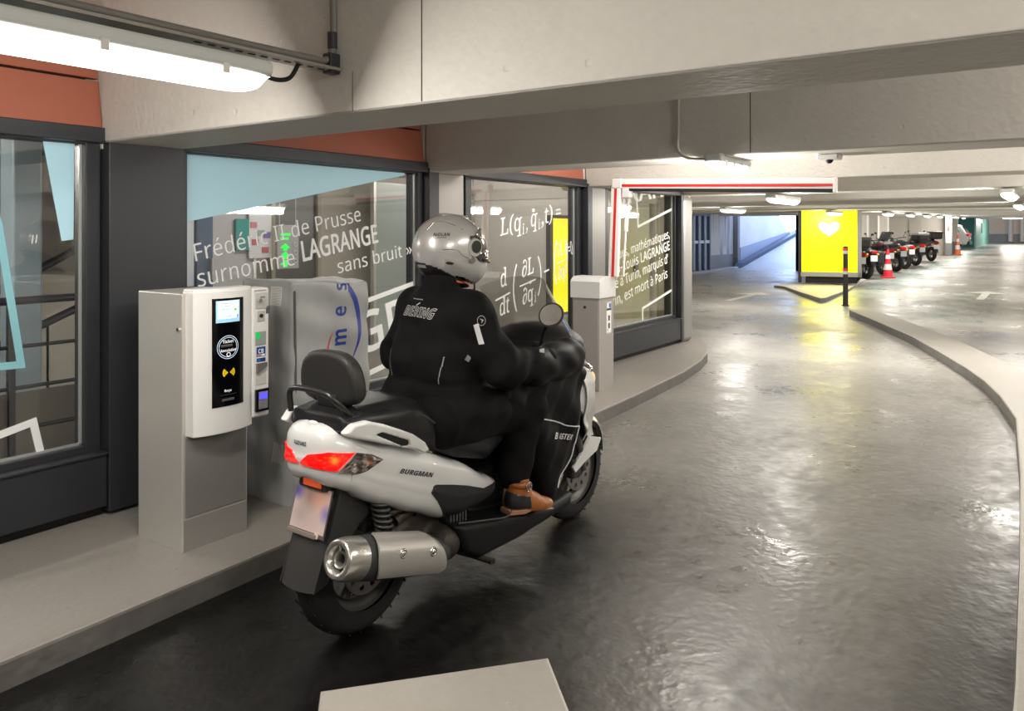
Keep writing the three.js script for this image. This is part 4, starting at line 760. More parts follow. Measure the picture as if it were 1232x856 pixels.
motorcycle(24.5, -4.55, 0.8, 'dark grey touring motorcycle with bulky panniers left of the red cone', { body: [0.06, 0.06, 0.06], pannier: 1, fairing: 1, screen: 1 });
motorcycle(26.6, -4.45, 0.8, 'black motorcycle with a high handlebar right of the red cone', { body: [0.03, 0.025, 0.025], box: null, fairing: 1 });
motorcycle(28.6, -4.4, 0.85, 'dark red motorcycle with mirrors raised, third beyond the red cone', { body: [0.08, 0.012, 0.015], lit: 1 });
motorcycle(30.4, -4.4, 0.85, 'white and black motorcycle with a lit red tail lamp', { body: [0.5, 0.5, 0.5], lit: 1, screen: 1 });
motorcycle(33.0, -4.4, 0.8, 'black scooter-like motorcycle with a white lidded top case', { body: [0.04, 0.04, 0.04], box: [0.6, 0.6, 0.6], lit: 1 });
motorcycle(37.0, -4.35, 0.7, 'dark motorcycle at the far end of the row, beside the white column', { body: [0.05, 0.015, 0.015], fairing: 1, box: [0.05, 0.02, 0.02] });
// ---------- parked car ----------
{
  const t = thing('car', 'white hatchback parked tail-out behind the white columns, before the teal cabin', 'car', [54, rise(54), -4.33], Math.PI / 2);
  const side = [[0, 0.35], [-0.02, 0.8], [0.08, 0.95], [0.35, 1.42], [0.7, 1.5], [2.0, 1.5], [2.7, 1.0], [3.7, 0.85], [4.0, 0.6], [3.95, 0.3], [0.1, 0.28]];
  obj('body_shell', [nets(slab(side, -0.85, 0.85, 0.1), [-0.2, 0.1, -1.0], [4.2, 1.7, 1.0], 0.08)], mat([0.66, 0.66, 0.66], 0.25, { clearcoat: 0.6 }), t);
  obj('rear_window', [ext([[0.06, 0.98], [0.33, 1.42], [0.31, 1.43], [0.04, 0.99]], 1.3).translate(0, 0, -0.65)], MT.blackGloss, t);
  for (const s of [-1, 1]) obj('side_window', [ext([[0.45, 1.05], [0.6, 1.4], [1.95, 1.4], [2.45, 1.02]], 0.02).translate(0, 0, s * 0.855 - 0.01)], MT.blackGloss, t);
  for (const s of [-1, 1]) obj('tail_light', [bx(-0.05, 0.12, 0.78, 0.95, s > 0 ? 0.52 : -0.84, s > 0 ? 0.84 : -0.52, 0.03)], MT.red, t);
  obj('bumper', [bx(-0.08, 0.1, 0.28, 0.5, -0.82, 0.82, 0.06)], MT.blackPlastic, t); obj('licence_plate', [bx(-0.06, -0.03, 0.6, 0.72, -0.26, 0.26)], mat([0.75, 0.75, 0.72], 0.4), t);
  for (const [x, s] of [[0.75, 1], [0.75, -1], [3.2, 1], [3.2, -1]]) obj('wheel', [bar([x, 0.31, s * 0.68], [x, 0.31, s * 0.88], 0.31, 24), bar([x, 0.31, s * 0.88], [x, 0.31, s * 0.89], 0.2, 18)], MT.rubber, t);
}
// ---------- the scooter (local axes: x forward, y up, z to its right) ----------
const RIDE = { at: [2.11, 0.0, -2.168], turn: -Math.atan2(0.068, 1.46) };
{
  const t = thing('scooter', 'white scooter with black seat and lit red tail lamps, ridden beside the ticket machine', 'scooter', RIDE.at, RIDE.turn);
  const lerpTab = (tab, x) => { if (x <= tab[0][0]) return tab[0][1]; for (let i = 1; i < tab.length; i++) if (x <= tab[i][0]) { const k = (x - tab[i - 1][0]) / (tab[i][0] - tab[i - 1][0]), e = k * k * (3 - 2 * k); return mixn(tab[i - 1][1], tab[i][1], mixn(k, e, 0.35)); } return tab[tab.length - 1][1]; };
  // tail and side bodywork: a plan curve from the tip of the tail forwards, top and bottom lines along its arc
  const PLAN = [[-0.262, 0], [-0.258, 0.05], [-0.245, 0.095], [-0.215, 0.135], [-0.16, 0.17], [-0.08, 0.2], [0.02, 0.22], [0.15, 0.235], [0.3, 0.24], [0.45, 0.225], [0.58, 0.19], [0.64, 0.16]];
  const curve = new THREE.CatmullRomCurve3([...PLAN.slice(1, 4).reverse().map(([u, w]) => new THREE.Vector3(u, 0, -w)), ...PLAN.map(([u, w]) => new THREE.Vector3(u, 0, w))], false, 'centripetal');
  const SM = []; { let best = 0, d0 = 9; const P = curve.getSpacedPoints(600); P.forEach((p, i) => { const d = Math.hypot(p.x + 0.262, p.z); if (d < d0) { d0 = d; best = i; } }); let L = 0; for (let i = best; i < P.length; i++) { if (i > best) L += P[i].distanceTo(P[i - 1]); const q = P[Math.min(i + 1, P.length - 1)], r = P[Math.max(i - 1, 0)], tx = q.x - r.x, tz = q.z - r.z, l = Math.hypot(tx, tz); SM.push([L, P[i].x, P[i].z, -tz / l, tx / l]); } }
  const AMAX = SM[SM.length - 1][0];
  const planAt = a => { let i = 1; while (i < SM.length - 1 && SM[i][0] < a) i++; const p = SM[i - 1], q = SM[i], k = clamp((a - p[0]) / (q[0] - p[0])); return [1, 2, 3, 4].map(c => mixn(p[c], q[c], k)); };
  const TT = [[0, 0.815], [0.06, 0.82], [0.14, 0.815], [0.2, 0.79], [0.35, 0.73], [0.54, 0.667], [0.73, 0.587], [0.94, 0.48], [1.04, 0.44]];
  const TB = [[0, 0.62], [0.02, 0.62], [0.135, 0.594], [0.207, 0.575], [0.35, 0.506], [0.5, 0.438], [0.654, 0.372], [0.75, 0.36], [1.04, 0.36]];
  const prof = s => Math.pow(Math.max(0, 1 - Math.pow(Math.abs(2 * s - 1), 3.6)), 1 / 2.3);
  const inset = (a, s) => (0.085 - 0.03 * sstep(0.15, 0, a)) * (1 - prof(s)) + 0.018 * (1 - s) * sstep(0.1, 0.5, a) - 0.004 * Math.exp(-(((s - 0.42) / 0.05) ** 2));
  const onBody = (a, v, l) => { const t0 = lerpTab(TB, a), t1 = lerpTab(TT, a), s = clamp((v - t0) / (t1 - t0)), [u, w, nu, nw] = planAt(a), d = inset(a, s), cu = Math.max(-0.115, u), L = Math.hypot(u - cu, w) || 1, k = d / L; return [mixn(u, cu, k) + nu * l, v, Math.max(w * (1 - k) + nw * l, 0)]; };
  const mir = f => (u, v, l) => { const p = f(u, v, l); return [p[0], p[1], -p[2]]; };
  const paint = mat([0.7, 0.7, 0.69], 0.22, { clearcoat: 0.8, clearcoatRoughness: 0.06, side: THREE.DoubleSide });
  const onFull = (a, v, l) => (a >= 0 ? onBody(a, v, l) : mir(onBody)(-a, v, l));
  const sideSurf = surf(180, 34, (p, q) => { const a = (p * 2 - 1) * AMAX, b = Math.abs(a), e = 0.5 - 0.5 * Math.cos(q * Math.PI); return onFull(a, mixn(lerpTab(TB, b), lerpTab(TT, b), e), 0); });
  const lid = (q0, crown) => surf(60, 10, (p, q) => { const a = p * AMAX, v = q0 ? lerpTab(TT, a) : lerpTab(TB, a), r = onBody(a, v, 0), k = 2 * q - 1; return [r[0], v + crown * (1 - k * k) * sstep(0, 0.08, a), r[2] * k]; });
  const tail = obj('body_panels', [sideSurf, lid(1, 0.008), lid(0, 0)], paint, t, { label: 'glossy white tail and side panels' });
  for (const m of [onBody, mir(onBody)]) {
    const rs = m === onBody ? 1 : -1;
    obj('panel_gap', [panel([[0.2, 0.58], [0.203, 0.58], [0.205, 0.652], [0.202, 0.652]], m, 0.002, 2, 8, 0.0008)], mat([0.2, 0.2, 0.2], 0.6), tail);
    const lamp = sub('tail_lamp', t);
    const redT = dtex(128, (x, y) => { const k = fbm(x * 14, y * 7, 14, 3, 121), q = Math.pow(clamp((k - 0.52) * 3.2), 1.5), e = Math.exp(-(((x - 0.66) / 0.09) ** 2 + ((y - 0.55) / 0.22) ** 2)); return [0.86, 0.015 + 0.3 * q + 0.55 * e, 0.02 + 0.06 * q + 0.15 * e]; }, true);
    obj('red_lens', [panel([[0.006, 0.69], [0.044, 0.723], [0.123, 0.736], [0.214, 0.727], [0.151, 0.67], [0.092, 0.677], [0.013, 0.683]], m, 0.01, 30, 10, 0.005)], new THREE.MeshPhysicalMaterial({ color: rgb(0.5, 0.01, 0.01), roughness: 0.12, clearcoat: 0.8, emissiveMap: redT, emissive: 0xffffff, emissiveIntensity: 0.95, side: THREE.DoubleSide }), lamp, { label: 'lit red lens' });
    const clearT = dtex(128, (x, y) => { const k = fbm(x * 9, y * 5, 9, 3, 131), am = Math.exp(-(((x - 0.66) / 0.08) ** 2 + ((y - 0.5) / 0.2) ** 2)); return [0.22 + 1.5 * Math.pow(k, 3) + am * 0.4, 0.2 + 1.45 * Math.pow(k, 3) + am * 0.12, 0.2 + 1.4 * Math.pow(k, 3)]; }, true);
    obj('indicator_lens', [panel([[0.155, 0.662], [0.217, 0.727], [0.275, 0.714], [0.323, 0.687], [0.256, 0.657], [0.209, 0.652]], m, 0.01, 24, 8, 0.0045)], mat([1, 1, 1], 0.1, { clearcoat: 1, metalness: 0.55, map: clearT }), lamp, { label: 'smoked clear indicator lens' });
    obj('lamp_divider', [panel([[0.148, 0.668], [0.153, 0.666], [0.219, 0.727], [0.213, 0.727]], m, 0.004, 8, 3, 0.007)], mat([0.75, 0.3, 0.28], 0.2), lamp);
    obj('side_scallop', [panel([[0.544, 0.515], [0.55, 0.533], [0.566, 0.54], [0.663, 0.516], [0.749, 0.49], [0.881, 0.441], [1.0, 0.43], [1.0, 0.362], [0.66, 0.368], [0.585, 0.468]], m, 0.02, 34, 8, 0.005)], MT.blackPlastic, t, { label: 'matt black cut-out panel' });
    const railP = [[-0.215, 0.802], [-0.178, 0.832], [-0.132, 0.838], [-0.079, 0.82], [0.042, 0.765], [0.105, 0.722], [0.127, 0.687], [0.094, 0.681], [0.058, 0.703], [-0.123, 0.765], [-0.17, 0.78], [-0.2, 0.792]];
    const rw = u => 0.15 + 0.078 * sstep(-0.24, 0.0, u) + 0.012, slot = slab([[-0.108, 0.786], [-0.092, 0.794], [0.018, 0.745], [0.02, 0.729], [-0.012, 0.732]], -0.5, 0.5, 0.003);
    const rbar = (x, y, z) => { const zz = z * rs - rw(x), a = polyd(railP, x, y) + 0.011, b = Math.abs(zz) - 0.02 + 0.011; return Math.min(Math.max(a, b), 0) + Math.hypot(Math.max(a, 0), Math.max(b, 0)) - 0.011; };
    obj('grab_rail', [nets((x, y, z) => Math.max(rbar(x, y, z), -slot(x, y, z)), [-0.25, 0.65, rs > 0 ? 0.1 : -0.29], [0.16, 0.87, rs > 0 ? 0.29 : -0.1], 0.0065)], paint, t, { label: 'white grab rail' });
    obj('rail_insert', [nets((x, y, z) => Math.max(rbar(x, y, z) + 0.008, slot(x, y, z) - 0.003), [-0.15, 0.7, rs > 0 ? 0.1 : -0.29], [0.06, 0.83, rs > 0 ? 0.29 : -0.1], 0.006)], MT.black, t);
    const nm = canvasTex(512, 96, (c, w, h) => { c.clearRect(0, 0, w, h); c.font = 'italic bold 74px sans-serif'; c.transform(1, 0, -0.25, 1, 24, 0); c.fillStyle = '#1d1d1d'; c.fillText('BURGMAN', 4, 74, 470); c.strokeStyle = '#9a9a9a'; c.lineWidth = 2; c.strokeText('BURGMAN', 4, 74, 470); });
    obj('model_lettering', [surf(20, 3, (p, q) => { const k = rs > 0 ? p : 1 - p; return m(mixn(0.385, 0.6, k), mixn(0.618, 0.65, q) - 0.07 * k, 0.0025); })], decal(nm, 0.3, { metalness: 0.3 }), t, { label: 'dark slanted lettering' });
  }
  { const nm = canvasTex(256, 48, (c, w, h) => { c.clearRect(0, 0, w, h); c.fillStyle = '#2a2a2c'; c.font = 'bold 40px sans-serif'; c.fillText('SUZUKI', 6, 39, 244); });
    obj('maker_lettering', [surf(14, 3, (p, q) => { return onFull(mixn(-0.035, 0.085, p), mixn(0.745, 0.769, q), 0.003); })], decal(nm), t); }
  // seat with piping, pillion pad, backrest and its frame
  const seatF = blend(0.05,
    slab([[-0.2, 0.79], [-0.19, 0.85], [-0.08, 0.862], [0.1, 0.86], [0.2, 0.835], [0.28, 0.77], [0.4, 0.735], [0.6, 0.74], [0.74, 0.72], [0.76, 0.6], [0.6, 0.52], [0.42, 0.57], [0.16, 0.69]], -0.165, 0.165, 0.055),
    ell([0.02, 0.815, 0], [0.2, 0.05, 0.175]));
  obj('seat', nets(seatF, [-0.26, 0.45, -0.22], [0.82, 0.92, 0.22], 0.012), mat([0.013, 0.013, 0.014], 0.36, { bumpMap: TX.grain, bumpScale: 0.0005 }), t, { label: 'black vinyl seat' });
  for (const s of [-1, 1]) obj('seat_piping', [tube([[-0.16, 0.8, 0.15], [0.02, 0.83, 0.155], [0.17, 0.8, 0.158], [0.3, 0.715, 0.168], [0.42, 0.645, 0.166]].map(p => [p[0], p[1], p[2] * s]), 0.005, 6, 40)], mat([0.05, 0.05, 0.05], 0.4), t);
  const back = [[-0.155, 0.9], [-0.165, 1.0], [-0.15, 1.045], [-0.1, 1.06]];
  const bf = (x, y, z) => { const yy = (y - 0.965) / 0.1, zz = z / (0.157 - 0.02 * yy), q = Math.pow(Math.pow(Math.abs(yy), 2.8) + Math.pow(Math.abs(zz), 2.8), 1 / 2.8), a = (q - 1) * 0.1, xx = x + 0.115 + 0.1 * (y - 0.965) + 0.16 * z * z, b = Math.abs(xx) - 0.032, r = 0.022; return Math.min(Math.max(a + r, b + r), 0) + Math.hypot(Math.max(a + r, 0), Math.max(b + r, 0)) - r; };
  obj('backrest', nets(bf, [-0.25, 0.83, -0.21], [0.02, 1.1, 0.21], 0.009), mat([0.022, 0.021, 0.02], 0.5, { bumpMap: TX.grain, bumpScale: 0.0006 }), t, { label: 'padded black passenger backrest' });
  obj('backrest_frame', [tube([[-0.12, 0.825, 0.13], [-0.2, 0.9, 0.125], [-0.215, 0.925, 0.1], [-0.215, 0.928, -0.1], [-0.21, 0.91, -0.125], [-0.2, 0.84, -0.13]], 0.011, 8, 60), bx(-0.15, -0.11, 0.86, 0.91, -0.05, 0.05, 0.01)], mat([0.02, 0.02, 0.02], 0.35), t);
  // number plate carrier, long mudguard
  obj('rear_mudguard', [sheet(16, 10, (s, q) => { const w = (q - 0.5) * 2, hw = mixn(0.105, 0.085, s), u = mixn(-0.15, -0.275, s) - 0.02 * (1 - w * w), v = mixn(0.6, 0.255, s); return [u, v, w * hw]; }, (s, q) => { const w = (q - 0.5) * 2, hw = mixn(0.1, 0.08, s), u = mixn(-0.14, -0.267, s) - 0.02 * (1 - w * w), v = mixn(0.6, 0.255, s); return [u, v, w * hw]; }),
    ext([[-0.15, 0.6], [-0.1, 0.575], [0.08, 0.5], [0.02, 0.485], [-0.07, 0.44], [-0.15, 0.36], [-0.22, 0.27], [-0.277, 0.255], [-0.224, 0.4]], 0.006).translate(0, 0, 0.088), ext([[-0.15, 0.6], [-0.1, 0.575], [0.08, 0.5], [0.02, 0.485], [-0.07, 0.44], [-0.15, 0.36], [-0.22, 0.27], [-0.277, 0.255], [-0.224, 0.4]], 0.006).translate(0, 0, -0.094)], mat([0.035, 0.034, 0.033], 0.5, { bumpMap: TX.grain, bumpScale: 0.0004 }), t);
  const plate = sub('licence_plate', t, [-0.21, 0.512, 0.0]); plate.rotation.z = -0.27;
  const pt = canvasTex(256, 224, (c, w, h) => { const gr = (x, y, r, col) => { const g = c.createRadialGradient(x, y, 0, x, y, r); g.addColorStop(0, col); g.addColorStop(1, col.replace(/[\d.]+\)$/, '0)')); c.fillStyle = g; c.fillRect(0, 0, w, h); }; c.fillStyle = '#cbb6b0'; c.fillRect(0, 0, w, h); gr(110, 60, 90, 'rgba(150,120,110,0.8)'); gr(190, 50, 90, 'rgba(235,160,130,0.7)'); gr(70, 150, 90, 'rgba(165,150,150,0.8)'); gr(150, 170, 80, 'rgba(190,165,165,0.6)'); gr(10, 40, 60, 'rgba(80,80,170,0.95)'); gr(250, 120, 60, 'rgba(120,110,185,0.9)'); });
  obj('plate_face', [new THREE.PlaneGeometry(0.185, 0.15).rotateY(-Math.PI / 2).translate(-0.0065, 0, 0)], mat([1, 1, 1], 0.4, { map: pt }), plate, { label: 'blurred pale number plate' });
  obj('plate_backing', [bx(-0.006, 0.0, -0.09, 0.078, -0.096, 0.096, 0.004)], mat([0.1, 0.09, 0.085], 0.5), plate);
  obj('plate_lip', [bx(-0.014, 0.0, -0.094, -0.078, -0.096, 0.06, 0.003)], mat([0.2, 0.17, 0.15], 0.4), plate); obj('seal', [bx(-0.009, -0.006, -0.09, -0.07, 0.05, 0.068)], mat([0.7, 0.55, 0.5], 0.4), plate);
  obj('rear_reflector', [bx(-0.218, -0.2, 0.592, 0.616, -0.04, 0.055, 0.004)], new THREE.MeshPhysicalMaterial({ color: rgb(0.75, 0.09, 0.02), roughness: 0.2, emissive: rgb(1, 0.12, 0.03), emissiveIntensity: 0.25 }), t, { label: 'orange-red reflector' });
  obj('reflector_mount', [bx(-0.212, -0.17, 0.582, 0.625, -0.07, 0.075, 0.006)], MT.blackPlastic, t);
  // wheels
  const wheel = (x, R, wd, rimR, n) => {
    const w = sub('wheel', t, [x, R, 0]);
    const prof = []; for (let i = 0; i <= 14; i++) { const a = Math.PI * i / 14; prof.push(new THREE.Vector2(R - (R - rimR) * (1 - Math.pow(Math.sin(a), 0.65)), -Math.cos(a) * wd)); }
    obj('tyre', [new THREE.LatheGeometry(prof, 56).rotateX(Math.PI / 2)], MT.rubber, w);
    const grooves = []; for (let i = 0; i < 30; i++) { const a = i * Math.PI / 15; for (const s of [-1, 1]) grooves.push(bx(-0.004, 0.004, -0.0015, 0.0015, 0.0, wd * 0.65).applyMatrix4(M4(0, 0, 0, 0, s * 0.5, 0)).translate(0, R - 0.0075, s * wd * (s > 0 ? 0.12 : 0.8)).applyMatrix4(M4(0, 0, 0, 0, 0, a))); }
    obj('tread', grooves, MT.black, w);
    const rp = [[rimR + 0.004, -wd * 0.72], [rimR + 0.01, -wd * 0.68], [rimR - 0.012, -wd * 0.5], [rimR - 0.03, -wd * 0.2], [rimR - 0.03, wd * 0.2], [rimR - 0.012, wd * 0.5], [rimR + 0.01, wd * 0.68], [rimR + 0.004, wd * 0.72], [rimR - 0.01, wd * 0.68]];
    const spokes = []; for (let i = 0; i < n; i++) { const a = i * 2 * Math.PI / n; for (const s of [-0.12, 0.12]) spokes.push(bx(0.03, rimR - 0.02, -0.011, 0.011, -0.012, 0.012, 0.004).applyMatrix4(M4(0, 0, 0, 0, 0, a + s))); }
    obj('rim', [new THREE.LatheGeometry(rp.map(p => new THREE.Vector2(...p)), 56).rotateX(Math.PI / 2), ...spokes, bar([0, 0, -0.05], [0, 0, 0.05], 0.045, 20)], MT.cast, w, { label: 'grey cast rim' });
    const holes = []; for (let i = 0; i < 10; i++) { const a = i * Math.PI / 5, c = []; for (let k = 0; k < 8; k++) c.push([Math.cos(a) * 0.085 + 0.012 * Math.cos(k * 0.785), Math.sin(a) * 0.085 + 0.012 * Math.sin(k * 0.785)]); holes.push(c); }
    const ring = []; for (let k = 0; k < 40; k++) ring.push([Math.cos(k * Math.PI / 20) * 0.112, Math.sin(k * Math.PI / 20) * 0.112]);
    const inner = []; for (let k = 0; k < 24; k++) inner.push([Math.cos(k * Math.PI / 12) * 0.05, Math.sin(k * Math.PI / 12) * 0.05]);
    obj('brake_disc', [ext(ring, 0.005, 0, [inner, ...holes]).translate(0, 0, 0.052)], mat([0.26, 0.25, 0.235], 0.4, { metalness: 0.8 }), w, { label: 'drilled steel brake disc' });
  };
  wheel(0.0, 0.262, 0.064, 0.168, 6); wheel(1.455, 0.266, 0.056, 0.18, 6);
  // muffler on the right, rising to the rear
  const muf = sub('muffler', t), A = [-0.245, 0.405, 0.24], B = [0.18, 0.285, 0.232], dir = V3(B).sub(V3(A)).normalize();
  const q = new THREE.Quaternion().setFromUnitVectors(new THREE.Vector3(0, 1, 0), dir);
  const lathe = (pts, pos) => new THREE.LatheGeometry(pts.map(p => new THREE.Vector2(...p)), 40).applyQuaternion(q).translate(...pos);
  const dark = mat([0.03, 0.03, 0.03], 0.5), silver = mat([0.46, 0.44, 0.41], 0.34, { metalness: 0.75 });
  obj('canister', [lathe([[0.001, 0.0], [0.062, 0], [0.072, 0.03], [0.076, 0.1], [0.074, 0.3], [0.066, 0.4], [0.045, 0.46], [0.03, 0.5], [0.001, 0.5]], A)], dark, muf);
  obj('end_cap', [lathe([[0.028, 0.004], [0.031, -0.02], [0.042, -0.055], [0.056, -0.062], [0.065, -0.052], [0.071, -0.02], [0.072, 0.03], [0.068, 0.045], [0.062, 0.047]], A)], mat([0.62, 0.6, 0.57], 0.25, { metalness: 0.85 }), muf, { label: 'bright silver end cap' });
  obj('outlet_pipe', [lathe([[0.028, -0.045], [0.03, 0.0], [0.02, 0.0], [0.02, -0.04], [0.028, -0.045]], A), ...[0.5, 2.6, 4.7].map(a => bx(-0.006, 0.006, -0.05, -0.02, 0.026, 0.06).applyMatrix4(M4(0, 0, 0, 0, a, 0)).applyQuaternion(q).translate(...A))], silver, muf);
  obj('outlet_core', [lathe([[0.001, -0.015], [0.02, -0.015]], A)], MT.black, muf);
  { // heat shield: partial wrap over the outer side
    const ax = V3([0, 0, 1]), up = new THREE.Vector3().crossVectors(ax, dir).normalize(), out = new THREE.Vector3().crossVectors(dir, up).normalize();
    if (up.y < 0) up.negate(); if (out.z < 0) out.negate();
    const P = (s, v, r) => { const a = mixn(-0.62, 1.5, v), sh = mixn(0.075, 0.44, s) - 0.02 * Math.sin(v * Math.PI) * (s < 0.5 ? 1 : 0) * (1 - 2 * s) + -0.1 * sstep(0.55, 1, s) * Math.pow(v, 1.5), R = (r + (s > 0.88 ? -0.012 * (s - 0.88) / 0.12 : 0)) * (1 + 0.1 * Math.pow(Math.abs(Math.sin(a * 2)), 2) * 0.5); const p = V3(A).addScaledVector(dir, sh).addScaledVector(out, Math.cos(a) * R).addScaledVector(up, Math.sin(a) * R); return [p.x, p.y, p.z]; };
    obj('heat_shield', [sheet(24, 20, (s, v) => P(s, v, 0.084), (s, v) => P(s, v, 0.078))], mat([0.5, 0.48, 0.45], 0.36, { metalness: 0.55, side: THREE.DoubleSide }), muf, { label: 'satin silver heat shield' });
    for (const sh of [0.28, 0.72]) { const p = P(sh, 0.45, 0.086); const b = sub('bolt', muf); b.position.set(...p); obj('bolt_head', [new THREE.SphereGeometry(0.011, 12, 8).scale(1, 1, 0.6), new THREE.TorusGeometry(0.014, 0.004, 8, 20)], MT.chrome, b); b.children[0] && 0; }
    for (const c of muf.children.filter(c => c.name === 'bolt')) { const m = c.children[0]; m.name = 'bolt'; m.position.copy(c.position); muf.remove(c); muf.add(m); }
  }
  obj('header_pipe', [tube([[0.14, 0.3, 0.22], [0.24, 0.26, 0.2], [0.36, 0.24, 0.12], [0.42, 0.28, 0.03]], 0.022, 10)], MT.grime, t);
  // engine, swing arm, shocks
  obj('engine', [nets(blend(0.03, slab([[0.0, 0.2], [0.02, 0.36], [0.2, 0.42], [0.38, 0.4], [0.5, 0.3], [0.42, 0.2], [0.2, 0.16]], -0.17, 0.12, 0.04), cap([0.3, 0.27, 0.1], [0.3, 0.27, 0.16], 0.07), cap([0.22, 0.4, 0.05], [0.3, 0.44, 0.12], 0.05)), [-0.1, 0.1, -0.22], [0.58, 0.52, 0.24], 0.014)], MT.grime, t, { label: 'oily grey engine casing' });
  const fins = []; for (let i = 0; i < 6; i++) fins.push(bx(0.32 + i * 0.018, 0.328 + i * 0.018, 0.27, 0.38, 0.1, 0.185, 0.003)); obj('cylinder_fins', fins, MT.cast, t);
  obj('carburettor', [bar([0.18, 0.43, 0.12], [0.3, 0.42, 0.14], 0.03, 14), bar([0.1, 0.4, 0.1], [0.2, 0.44, 0.12], 0.022, 12), tube([[0.05, 0.44, 0.11], [0.12, 0.46, 0.15], [0.22, 0.46, 0.15]], 0.012)], mat([0.1, 0.08, 0.06], 0.5, { metalness: 0.4 }), t);
  obj('swing_arm', [barBox2([-0.01, 0.26, 0.11], [0.4, 0.28, 0.12], 0.05, 0.03)], MT.cast, t);
  function barBox2(a, b, h, w) { return barBox(a, b, w, h); }
  obj('brake_caliper', [bx(0.05, 0.14, 0.22, 0.3, 0.05, 0.1, 0.015)], MT.grime, t);
  for (const s of [-1, 1]) {
    const sh = sub('shock_absorber', t); const c = [], a = [0.02, 0.34, s * 0.135], b = [-0.02, 0.56, s * 0.13];
    for (let i = 0; i <= 90; i++) { const k = i / 90, an = k * 9 * Math.PI * 2; c.push([mixn(a[0], b[0], k) + 0.03 * Math.cos(an), mixn(a[1] + 0.03, b[1], k), mixn(a[2], b[2], k) + 0.03 * Math.sin(an)]); }
    obj('spring', [new THREE.TubeGeometry(new THREE.CatmullRomCurve3(c.map(V3)), 240, 0.006, 6)], mat([0.12, 0.12, 0.12], 0.45, { metalness: 0.5 }), sh); obj('damper', [bar(a, b, 0.017, 14), bar(a, [a[0], a[1] - 0.05, a[2]], 0.014)], MT.grime, sh);
  }
  obj('inner_mudguard', [nets(cut(slab([[-0.2, 0.56], [0.02, 0.55], [0.3, 0.44], [0.3, 0.3], [0.24, 0.4], [0.0, 0.5], [-0.2, 0.5]], -0.085, 0.085, 0.01), cap([-0.0, 0.26, -0.2], [0.0, 0.26, 0.2], 0.27)), [-0.3, 0.25, -0.12], [0.4, 0.6, 0.12], 0.014)], MT.blackPlastic, t);
  // footboards and belly
  obj('footboard', [nets(blend(0.02, slab([[0.3, 0.35], [0.6, 0.3], [0.95, 0.245], [1.15, 0.26], [1.12, 0.2], [0.72, 0.17], [0.45, 0.17], [0.36, 0.22]], -0.235, 0.235, 0.03), slab([[0.5, 0.3], [0.62, 0.46], [0.8, 0.48], [1.0, 0.4], [1.15, 0.25]], -0.1, 0.1, 0.04)), [0.22, 0.1, -0.3], [1.25, 0.55, 0.3], 0.013)], mat([0.007, 0.007, 0.0075], 0.5, { bumpMap: TX.grain, bumpScale: 0.0004, specularIntensity: 0.5 }), t, { label: 'black footboard and belly pan' });
  obj('footboard_trim', [tube([[0.32, 0.352, 0.225], [0.5, 0.318, 0.238], [0.62, 0.3, 0.24], [0.7, 0.33, 0.22]], 0.004)], mat([0.05, 0.05, 0.05], 0.4), t);
  obj('centre_stand', [bar([0.42, 0.19, 0.13], [0.62, 0.09, 0.16], 0.013), bar([0.42, 0.19, -0.13], [0.62, 0.09, -0.16], 0.013), bar([0.6, 0.095, -0.17], [0.6, 0.095, 0.17], 0.012)], MT.grime, t);
  // front fairing, mudguard, fork
  const fz = (v, w) => { const nose = lerpTab([[0.42, 1.5], [0.6, 1.53], [0.75, 1.5], [0.88, 1.4], [0.96, 1.3]], v), W = lerpTab([[0.42, 0.1], [0.52, 0.2], [0.7, 0.255], [0.84, 0.25], [0.96, 0.2]], v), k = Math.abs(w); return [nose - (0.06 + 0.22 * (v > 0.6 ? 1 : sstep(0.4, 0.6, v))) * Math.pow(k, 2.2), v, w * W]; };
  const fair = obj('front_fairing', [sheet(20, 28, (s, q2) => fz(mixn(0.42, 0.96, s), q2 * 2 - 1), (s, q2) => { const p = fz(mixn(0.42, 0.96, s), (q2 * 2 - 1) * 0.985); return [p[0] - 0.012, p[1], p[2]]; })], mat([0.7, 0.7, 0.68], 0.25, { clearcoat: 0.7, side: THREE.DoubleSide }), t, { label: 'white front fairing' });
  for (const s of [-1, 1]) {
    const SF = [[0.83, 1.185], [0.798, 1.33], [0.706, 1.325], [0.655, 1.335], [0.611, 1.385], [0.529, 1.412], [0.44, 1.5], [0.451, 1.41], [0.528, 1.34], [0.618, 1.235], [0.703, 1.11], [0.736, 1.08], [0.777, 1.11]];
    obj('side_fairing', [panel(SF.map(p => p), (v, u, l) => [u, v, s * (mixn(0.15, 0.232, sstep(0.43, 0.7, v)) - 0.35 * Math.max(0, u - 1.28) ** 1.5 - 0.03 * sstep(0.74, 0.84, v) + l)], 0.012, 40, 8, 0.006)], paint, t, { label: 'white leg shield edge' });
    obj('front_indicator', [new THREE.SphereGeometry(0.03, 12, 8).scale(0.8, 1.1, 0.5).translate(1.345, 0.765, s * 0.205)], new THREE.MeshPhysicalMaterial({ color: rgb(0.8, 0.5, 0.25), roughness: 0.15, emissive: rgb(1, 0.6, 0.25), emissiveIntensity: 0.5 }), t, { label: 'amber front indicator' });
  }
  obj('headlamp', [new THREE.SphereGeometry(0.07, 16, 10).scale(0.5, 0.7, 2).translate(1.47, 0.78, 0)], MT.chrome, t);
